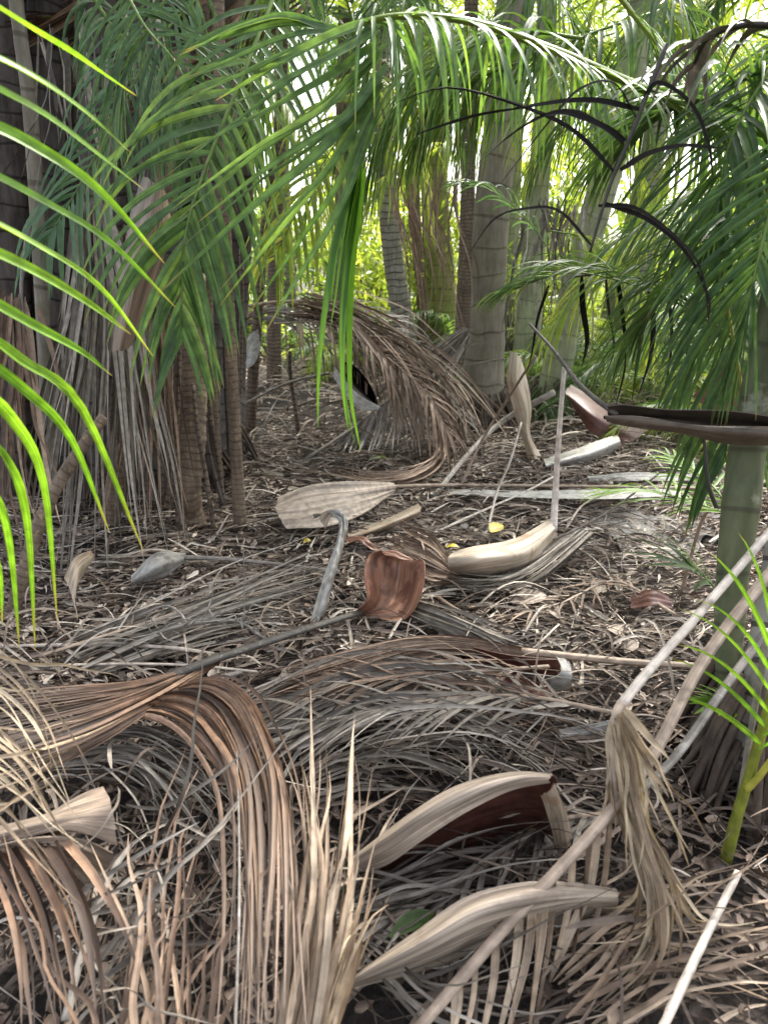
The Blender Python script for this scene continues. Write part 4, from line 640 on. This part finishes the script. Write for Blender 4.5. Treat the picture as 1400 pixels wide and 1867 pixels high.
gf('green frond drooping in front of the middle trunks', [(1060, 70, 2.6), (960, 60, 2.6), (850, 90, 2.6), (760, 160, 2.6), (700, 260, 2.6)], 64, .6, .016, 'green', droop=2.2, ang=(65, 40), r=(.008, .003))
gf('long leaflets hanging over the pale trunk', [(1200, 20, 2.9), (1080, 60, 2.8), (960, 110, 2.8), (860, 150, 2.8), (770, 240, 2.8)], 64, .55, .015, 'green', droop=2.2, ang=(65, 40), r=(.008, .003))
gf('green frond pointing left in front of the right trunks', [(1440, 700, 1.95), (1290, 585, 2.0), (1170, 525, 2.05), (1040, 497, 2.1), (930, 530, 2.15)], 66, .30, .013, 'green', split=True, droop=1.3, ang=(62, 20), lift=.35, r=(.007, .002), t0=.2)
gf('bluish green small frond catching light over the pale trunk', [(1010, 470, 3.2), (960, 400, 3.2), (900, 350, 3.2), (850, 335, 3.2)], 26, .26, .014, 'blue', droop=.9, r=(.004, .002))
gf('dense deep green frond at the right edge', [(1460, 420, 1.8), (1400, 260, 1.8), (1330, 190, 1.8), (1230, 190, 1.85), (1130, 260, 1.9)], 70, .42, .014, 'deep', droop=1.2, r=(.009, .003))
gf('deep green frond falling down the right edge', [(1450, 150, 1.9), (1400, 330, 1.85), (1370, 520, 1.8), (1340, 700, 1.8), (1320, 840, 1.8)], 64, .42, .013, 'deep', droop=1.2, ang=(60, 30), up=(.1, -1, .2), r=(.009, .003))
gf('shaded green frond crossing the upper right corner', [(1110, -30, 2.2), (1190, 70, 2.15), (1270, 150, 2.1), (1340, 250, 2.05), (1400, 400, 2.0)], 60, .45, .014, 'green', droop=1.6, ang=(60, 35), r=(.010, .004), srnd=.7)
gf('dark green frond drooping beside the right trunk', [(1460, 500, 1.7), (1380, 440, 1.7), (1300, 450, 1.75), (1220, 520, 1.8), (1160, 600, 1.85)], 60, .36, .013, 'deep', droop=1.1, r=(.008, .003))
gf('fresh green frond behind the level dark sheath', [(1440, 560, 2.9), (1330, 520, 2.9), (1220, 560, 2.9), (1140, 640, 2.9)], 56, .42, .014, 'green', droop=1.5, r=(.008, .003))
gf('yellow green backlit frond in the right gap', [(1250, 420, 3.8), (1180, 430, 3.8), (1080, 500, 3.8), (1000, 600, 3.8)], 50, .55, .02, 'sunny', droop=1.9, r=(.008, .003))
gf('bright seedling frond over the right litter', [(1340, 940, 2.0), (1260, 915, 2.1), (1180, 893, 2.2), (1090, 900, 2.3)], 26, .2, .010, 'lime', split=True, droop=.5, ang=(60, 20), r=(.004, .002))
gf('small bright leaflets beside the right trunk', [(1345, 960, 1.9), (1310, 900, 2.0), (1270, 860, 2.1), (1220, 830, 2.2)], 26, .17, .010, 'lime', split=True, droop=.6, ang=(70, 30), r=(.004, .002))
gf('green hand of leaflets reaching left from the right trunk', [(1320, 1110, 1.65), (1300, 1070, 1.66), (1275, 1045, 1.67), (1255, 1035, 1.68)], 14, .19, .014, 'green', split=True, droop=.5, ang=(75, 20), t0=.3, r=(.004, .002), lp=lambda t: .9+0*t)
gf('pale green torn leaf low at the right edge', [(1420, 1290, 1.4), (1370, 1288, 1.4), (1320, 1282, 1.4), (1290, 1278, 1.42)], 14, .09, .016, 'lime', split=True, droop=.3, ang=(60, 15), r=(.003, .002))
for lab, r_, n_, L_, w_, m_ in [
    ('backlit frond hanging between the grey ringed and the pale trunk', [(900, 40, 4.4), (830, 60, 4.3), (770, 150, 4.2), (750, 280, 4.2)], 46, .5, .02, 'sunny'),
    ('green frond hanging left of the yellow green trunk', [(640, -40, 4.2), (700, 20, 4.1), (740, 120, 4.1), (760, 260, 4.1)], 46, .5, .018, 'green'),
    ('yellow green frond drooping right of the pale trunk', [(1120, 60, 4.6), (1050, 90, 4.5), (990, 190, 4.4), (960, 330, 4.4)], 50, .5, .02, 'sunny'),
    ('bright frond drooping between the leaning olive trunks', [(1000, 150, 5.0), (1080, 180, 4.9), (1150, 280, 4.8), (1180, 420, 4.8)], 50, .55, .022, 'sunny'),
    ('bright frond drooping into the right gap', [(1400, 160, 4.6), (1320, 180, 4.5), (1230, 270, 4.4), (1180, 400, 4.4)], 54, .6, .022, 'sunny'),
    ('green frond drooping low across the right background', [(1420, 330, 3.6), (1330, 330, 3.5), (1230, 400, 3.4), (1170, 520, 3.4)], 54, .5, .018, 'green'),
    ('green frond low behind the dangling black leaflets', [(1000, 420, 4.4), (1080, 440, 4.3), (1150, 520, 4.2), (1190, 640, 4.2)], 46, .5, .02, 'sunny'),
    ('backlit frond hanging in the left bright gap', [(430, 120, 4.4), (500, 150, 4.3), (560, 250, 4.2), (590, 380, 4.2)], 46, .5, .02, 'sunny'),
    ('shaded frond hanging over the dark trunks', [(140, -60, 3.0), (200, 40, 2.9), (270, 120, 2.85), (320, 260, 2.8)], 50, .4, .014, 'deep'),
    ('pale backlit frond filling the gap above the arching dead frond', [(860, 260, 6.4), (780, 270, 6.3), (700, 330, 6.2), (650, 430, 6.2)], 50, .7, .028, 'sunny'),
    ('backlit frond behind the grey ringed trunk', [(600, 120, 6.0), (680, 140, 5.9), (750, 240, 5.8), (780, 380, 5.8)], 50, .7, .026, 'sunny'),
    ('short green frond behind the straight ringed stem', [(700, 240, 4.6), (640, 260, 4.5), (580, 330, 4.5), (540, 440, 4.5)], 40, .42, .018, 'green')]:
    gf(lab, r_, n_, L_, w_, m_, droop=2., ang=(62, 32), r=(.008, .003))
for lab, r_, n_, L_, w_, m_, dr in [
    ('fine leaved frond falling over the top of the left clump', [(330, -120, 2.4), (300, 0, 2.3), (240, 110, 2.25), (200, 250, 2.2)], 60, .34, .010, 'green', 1.6),
    ('fine leaved frond hanging in the top left third', [(560, -140, 2.5), (520, -20, 2.4), (470, 110, 2.35), (450, 260, 2.3)], 60, .38, .011, 'green', 2.),
    ('fine leaved frond dropping beside the grey ringed trunk', [(760, -120, 2.8), (720, -10, 2.7), (670, 120, 2.7), (660, 260, 2.7)], 60, .46, .011, 'green', 2.2),
    ('fine leaved frond hanging before the yellow green trunk', [(700, -80, 3.2), (760, -10, 3.1), (810, 90, 3.1), (830, 230, 3.1)], 60, .5, .012, 'green', 2.3),
    ('fine leaved frond dropping over the pale trunk top', [(1020, -120, 3.0), (950, -20, 2.9), (890, 80, 2.9), (870, 220, 2.9)], 60, .48, .012, 'green', 2.3),
    ('fine leaved frond falling before the olive trunks', [(960, -100, 3.0), (1020, 0, 2.9), (1080, 110, 2.9), (1090, 260, 2.9)], 64, .5, .012, 'green', 2.3),
    ('fine leaved frond across the leaning olive trunk', [(1250, -80, 2.8), (1180, 60, 2.7), (1090, 150, 2.7), (990, 280, 2.7)], 64, .46, .012, 'green', 2.),
    ('fine leaved frond in the upper right quarter', [(1180, -120, 2.6), (1240, 0, 2.5), (1290, 120, 2.5), (1290, 260, 2.5)], 64, .46, .011, 'green', 2.2),
    ('dark fine leaved frond at the right edge above the level sheath', [(1470, 180, 1.45), (1420, 330, 1.42), (1380, 480, 1.4), (1345, 640, 1.4)], 70, .30, .009, 'deep', .8),
    ('dark fine leaved frond spreading over the upper right trunk', [(1460, 20, 1.7), (1400, 130, 1.65), (1330, 260, 1.6), (1300, 420, 1.6)], 70, .34, .010, 'deep', 1.0),
    ('feathery frond over the leaning trunk at the mid right', [(1460, 330, 2.3), (1340, 340, 2.3), (1220, 380, 2.3), (1110, 450, 2.3)], 70, .36, .010, 'green', 1.2),
    ('shaded feathery frond behind the level sheath', [(1460, 480, 2.1), (1370, 520, 2.1), (1290, 600, 2.1), (1240, 700, 2.1)], 60, .36, .010, 'deep', .9)]:
    gf(lab, r_, n_, L_, w_, m_, droop=dr, ang=(60, 30), r=(.006, .002))
# young yellow shoot bottom right
t = thing('young_palm', 'yellow green young shoot at the lower right edge', 'young palm')
b = W(1322, 1568, 0)
stalk(t, [b, P(1345, 1480, b[1]), P(1372, 1390, b[1]), P(1405, 1270, b[1]), P(1440, 1130, b[1])], .014, .008, 'greenstalk', rnd=.8, name='stem')
stalk(t, [P(1360, 1440, b[1]-.01), P(1395, 1400, b[1]-.02), P(1440, 1330, b[1]-.02)], .009, .006, 'greenstalk', rnd=1., name='side_shoot')
pts, ups, rc = leaflets(np.array([P(1372, 1400, b[1]-.02), P(1400, 1300, b[1]-.05), P(1410, 1180, b[1]-.08), P(1415, 1080, b[1]-.08)]), 20, .2, ang=(50, 25), droop=.8)
addstrips(t, pts, .009, M['lime'], ups, .2, True, 'leaflet', .1)
# thin yellow stalks at the right trunk
for lab, pts in [('thin yellow stalk in front of the right trunk', [(1375, 980, 1.7), (1362, 860, 1.72), (1350, 700, 1.75), (1300, 430, 1.8)]), ('curved dark olive leaf base beside the right trunk', [(1305, 925, 1.75), (1290, 880, 1.75), (1282, 800, 1.78), (1262, 740, 1.8)]), ('yellow green arching stalk above the right trunk', [(1405, 560, 1.8), (1400, 400, 1.8), (1370, 300, 1.82), (1330, 250, 1.85)])]:
    tag(stalk(None, PL(pts), .007, .004, 'greenstalk' if 'yellow' in lab else 'darkstalk', name='leaf_stalk', rnd=.95), lab, 'leaf stalk', 'bare leaf stalks at the right')
# ---------------------------------------------------------------- blackened dead frond
t = thing('dead_frond', 'blackened dead frond with arching leaflets right of the pale trunk', 'dead palm frond')
stalk(t, PL([(1215, 80, 1.5), (1170, 195, 1.5), (1140, 270, 1.5), (1118, 320, 1.5), (1095, 390, 1.5), (1075, 460, 1.5)]), .006, .003, 'darkstalk')
BL = [[(1168, 200), (1080, 182), (980, 190), (860, 212), (752, 247)], [(1118, 312), (1050, 240), (960, 195), (820, 158), (712, 190)], [(1135, 262), (1060, 205), (980, 215), (880, 290), (800, 395)], [(1130, 310), (1180, 280), (1240, 265), (1290, 268), (1325, 272)], [(1090, 375), (1160, 380), (1240, 440), (1280, 500), (1292, 600)], [(1100, 370), (1180, 400), (1250, 460), (1290, 540), (1290, 590)], [(1160, 215), (1120, 150), (1060, 160), (1010, 210), (900, 350)], [(1140, 258), (1100, 230), (1050, 210), (1020, 205), (990, 212)],
      [(1080, 450), (1020, 385), (960, 380), (900, 400), (850, 470)], [(1168, 190), (1200, 150), (1260, 190), (1290, 260), (1300, 330)]]
pp = np.array([spl(PL([(a, b, 1.5-.02*k) for k, (a, b) in enumerate(g)]), 18) for g in BL]); addstrips(t, pp, px(pp[0, 8], 11), M['black'], (.1, -.9, .5), .4, True, 'leaflet', .3)
t = thing('dead_frond', 'black wilted leaflets dangling below the green right frond', 'dead palm frond')
stalk(t, PL([(1040, 505, 2.2), (1110, 500, 2.2), (1200, 520, 2.15), (1290, 570, 2.1)]), .004, .006, 'darkstalk')
BL = [[(1060, 505), (1062, 560), (1070, 620), (1060, 670)], [(1105, 502), (1112, 570), (1120, 640), (1095, 700)], [(1125, 505), (1135, 580), (1140, 660), (1122, 740)], [(1180, 515), (1190, 580), (1185, 650), (1160, 730)], [(1215, 525), (1225, 590), (1222, 660), (1205, 735)], [(1255, 545), (1255, 620), (1245, 690), (1235, 740)], [(1000, 520), (980, 580), (970, 640), (960, 680)]]
pp = np.array([spl(PL([(a, b, 2.2) for k, (a, b) in enumerate(g)]), 14) for g in BL]); addstrips(t, pp, px(pp[0, 8], 12), M['black'], (.3, -.9, .2), .4, True, 'leaflet', .5)
t = thing('dead_frond', 'grey dead frond tip in the top right corner', 'dead palm frond')
pts, ups, rc = leaflets(PL([(1440, 50, 1.5), (1360, 45, 1.52), (1290, 70, 1.55), (1260, 130, 1.6)]), 12, .17, ang=(70, 30), droop=1.6)
addstrips(t, pts, .02, M['grey'], ups, .3, True, 'leaflet', .3); stalk(t, rc[::6], .009, .004, 'darkstalk')
R = np.random.default_rng(46)
# ================================================================ CROWNS overhead: prototype fronds shared by every palm
def proto(seed, L=1.9, n=70, mat='green', droop=1.5, arch=1.0, wd=.026, ll=.5):
    a0 = 1.0; pts = []; p = np.zeros(3); ang = a0
    for k in range(8): pts.append(p.copy()); p = p + np.array([math.cos(ang), 0, math.sin(ang)])*L/7; ang -= arch*.3
    pt, ups, rc = leaflets(np.array(pts), n, ll, t0=.16, ang=(62, 30), droop=droop, N_=8, lift=.25)
    m1 = MB(); m1.tube(rc[::4], np.linspace(.014, .004, 15), k=6, rnd=.5)
    m2 = MB(); Wd = (wd*(.8+.4*R.random(n)))[:, None]*prof(8, .5, 2.2)[None]; m2.strips(pt, Wd, ups, .2)
    return m1.mesh('frond', M['greenstalk']), m2.mesh('foliage', M[mat])
PR = [proto(1), proto(2, arch=1.25, droop=2.), proto(3, L=1.6, arch=1.4, mat='sunny', droop=1.8), proto(4, mat='deep', droop=2.2, arch=1.1), proto(5, L=2.1, mat='sunny', arch=.9)]
PD = proto(6, L=1.6, mat='brown', arch=1.6, droop=3.)
def crown(root, at, nf, scale=1., kinds=(0, 1, 3), dead=0, tmin=-.2, tmax=.5):
    for k in range(nf + dead):
        a, b = PR[kinds[k % len(kinds)]] if k < nf else PD
        f = bpy.data.objects.new('frond', a); C.objects.link(f); f.parent = root; f.location = at
        f.rotation_euler = (0, R.random()*(tmax-tmin)+tmin if k < nf else 1.2, 6.283*k/nf + R.normal()*.25); s = scale*(.85+.3*R.random()); f.scale = (s, s, s)
        g = bpy.data.objects.new('foliage', b); C.objects.link(g); g.parent = f
for i, (t, pts) in enumerate(TR):
    if t['category'] != 'palm tree': continue
    if t['group'] in (G1, G2) and i in (0, 1, 2, 5, 6, 7): crown(t, Vector(pts[-1]), 7, 1.15, dead=1)
    elif t['group'] == G3 and i % 2 == 0: crown(t, Vector(pts[-1]), 6, 1.1, (3, 0), dead=1)
R = np.random.default_rng(47)
# ================================================================ BACKGROUND PALMS, YOUNG PALMS AND SHRUBS
GB = 'palms standing in the background'
bgp = [(-4.6, 8.2, 3.2, .08), (-3.4, 10.5, 3.6, .09), (-2.2, 8.8, 3.4, .07), (-1.3, 10.8, 3.9, .08), (-.6, 8.4, 3.1, .06), (1.5, 9.3, 3.2, .08), (2.5, 7.6, 2.9, .08), (3.2, 9.6, 3.3, .09), (2.2, 11.5, 3.8, .08), (4.2, 8.0, 2.8, .08), (4.9, 10.6, 3.6, .09), (3.1, 6.2, 3.0, .07), (-3.2, 6.6, 3.5, .09), (-2.4, 5.6, 3.7, .08), (5.6, 12.8, 4., .1), (-5.6, 12.4, 4., .1)]
bgp = [q for q in bgp if abs(q[0]) < q[1]*.6]; bgp.sort(key=lambda q: q[0]/q[1]); NTH = ['leftmost', 'second', 'third', 'fourth', 'fifth', 'sixth', 'seventh', 'eighth', 'ninth', 'tenth', 'eleventh', 'twelfth', 'thirteenth', 'fourteenth', 'fifteenth', 'sixteenth', 'seventeenth', 'eighteenth', 'nineteenth', 'twentieth']
for k, (x, y, h, r) in enumerate(bgp):
    lean = R.normal(size=2)*.25; z0 = float(gh(x, y)) - .05
    pts = np.array([(x, y, z0), (x+lean[0]*.3, y, z0+h*.35), (x+lean[0]*.7, y+lean[1]*.5, z0+h*.7), (x+lean[0], y+lean[1], z0+h)])
    t = palm(('%s of the ringed background palms counted from the left, with %s stem' % (NTH[k], ['olive', 'yellow green', 'grey', 'pale green'][k % 4])), GB, pts, [r*1.3, r, r*.9, r*.7], ['bark_olive', 'bark_green', 'bark_grey', 'bark_shaft'][k % 4], name='background_palm')
    crown(t, Vector(pts[-1]), 8, 1.05, (2, 4, 0) if x > -.5 else (4, 1, 3), dead=1 if k % 2 else 0)
GY = 'young palms behind the trunks'
for k, (x, y) in enumerate(sorted([(1.7, 6.6), (2.6, 5.9), (3.4, 7.2), (1.9, 8.2), (.9, 9.6), (-.4, 8.), (-1.4, 9.6), (-2.4, 7.6), (2.9, 8.8), (4.4, 6.7), (4.1, 9.4), (-3.6, 9.2), (.3, 11.2), (1.6, 12.4), (3.4, 11.6), (-.9, 12.6), (2.15, 4.6), (2.7, 3.9)], key=lambda q: q[0]/q[1])):
    t = thing('young_palm', '%s of the stemless young palms counted from the left, %s' % (NTH[k], 'near the trunks' if y < 8 else 'far behind the trunks'), 'young palm', GY)
    t.location = (x, y, float(gh(x, y))-.04)
    crown(t, Vector((0, 0, 0)), 9, .62 + .3*R.random() if y > 5 else .5, (2, 4, 0) if k % 3 else (0, 2, 1), tmin=-.35, tmax=.35)
def shrubmesh(seed, n=1500, h=1.8, r=.9, mat='sunny', ls=.09):
    mb = MB(); br = MB(); cl = []
    for k in range(22):
        a = R.random()*6.28; q = np.array([math.cos(a)*r*R.random()**.6, math.sin(a)*r*R.random()**.6, h*(.25+.75*R.random())]); cl.append(q)
        br.tube(spl([np.array([q[0]*.1, q[1]*.1, 0]), np.array([q[0]*.5, q[1]*.5, q[2]*.5]), q], 6), np.linspace(.018, .005, 6), k=5)
    cl = np.array(cl); c = cl[R.integers(0, 22, n)] + R.normal(size=(n, 3))*np.array([.2, .2, .18])
    d = nrm(R.normal(size=(n, 3)) + np.array([0, 0, -.3])); L = ls*(.6+.9*R.random(n)); t = np.linspace(0, 1, 5)
    pts = c[:, None] + d[:, None]*(t[None, :, None]*L[:, None, None]) + np.array([0, 0, -1.])*(t**2)[None, :, None]*L[:, None, None]*.35
    mb.strips(pts, (L*.33)[:, None]*np.array([.25, .9, 1, .6, .05])[None], nrm(R.normal(size=(n, 3))*.5+np.array([0, 0, 1])), .15)
    return mb.mesh('foliage', M[mat]), br.mesh('branches', M['bark_stem'])
SH = [shrubmesh(1), shrubmesh(2, mat='sunny', ls=.14, n=1100), shrubmesh(3, mat='green', ls=.11, n=1500), shrubmesh(4, h=2.6, r=1.2, n=2200, ls=.13)]
k = 0
for y, xs, s0 in [(9.8, np.arange(-6, 7, 1.5), .62), (12.5, np.arange(-8, 9, 1.5), 1.0), (16, np.arange(-10.5, 11, 2.1), 1.5)]:
    for j, x in enumerate([x for x in xs if abs(x) <= y*.6]):
        if abs(x) > y*.6: continue
        xx, yy = x + R.normal()*.35, y + R.normal()*.5; f, b = SH[k % 4]; k += 1
        t = thing('shrub', '%s leafy shrub from the left in the %s row at the back of the wood' % (NTH[j], {9.8: 'nearest', 12.5: 'middle', 16: 'farthest'}[y]), 'shrub', 'leafy shrubs closing the background'); t.location = (xx, yy, float(gh(xx, yy))-.05); t.rotation_euler = (0, 0, R.random()*6.28)
        s = s0*(.8+.45*R.random()); t.scale = (s, s, s)
        for nm, me in (('foliage', f), ('branches', b)): o = bpy.data.objects.new(nm, me); C.objects.link(o); o.parent = t
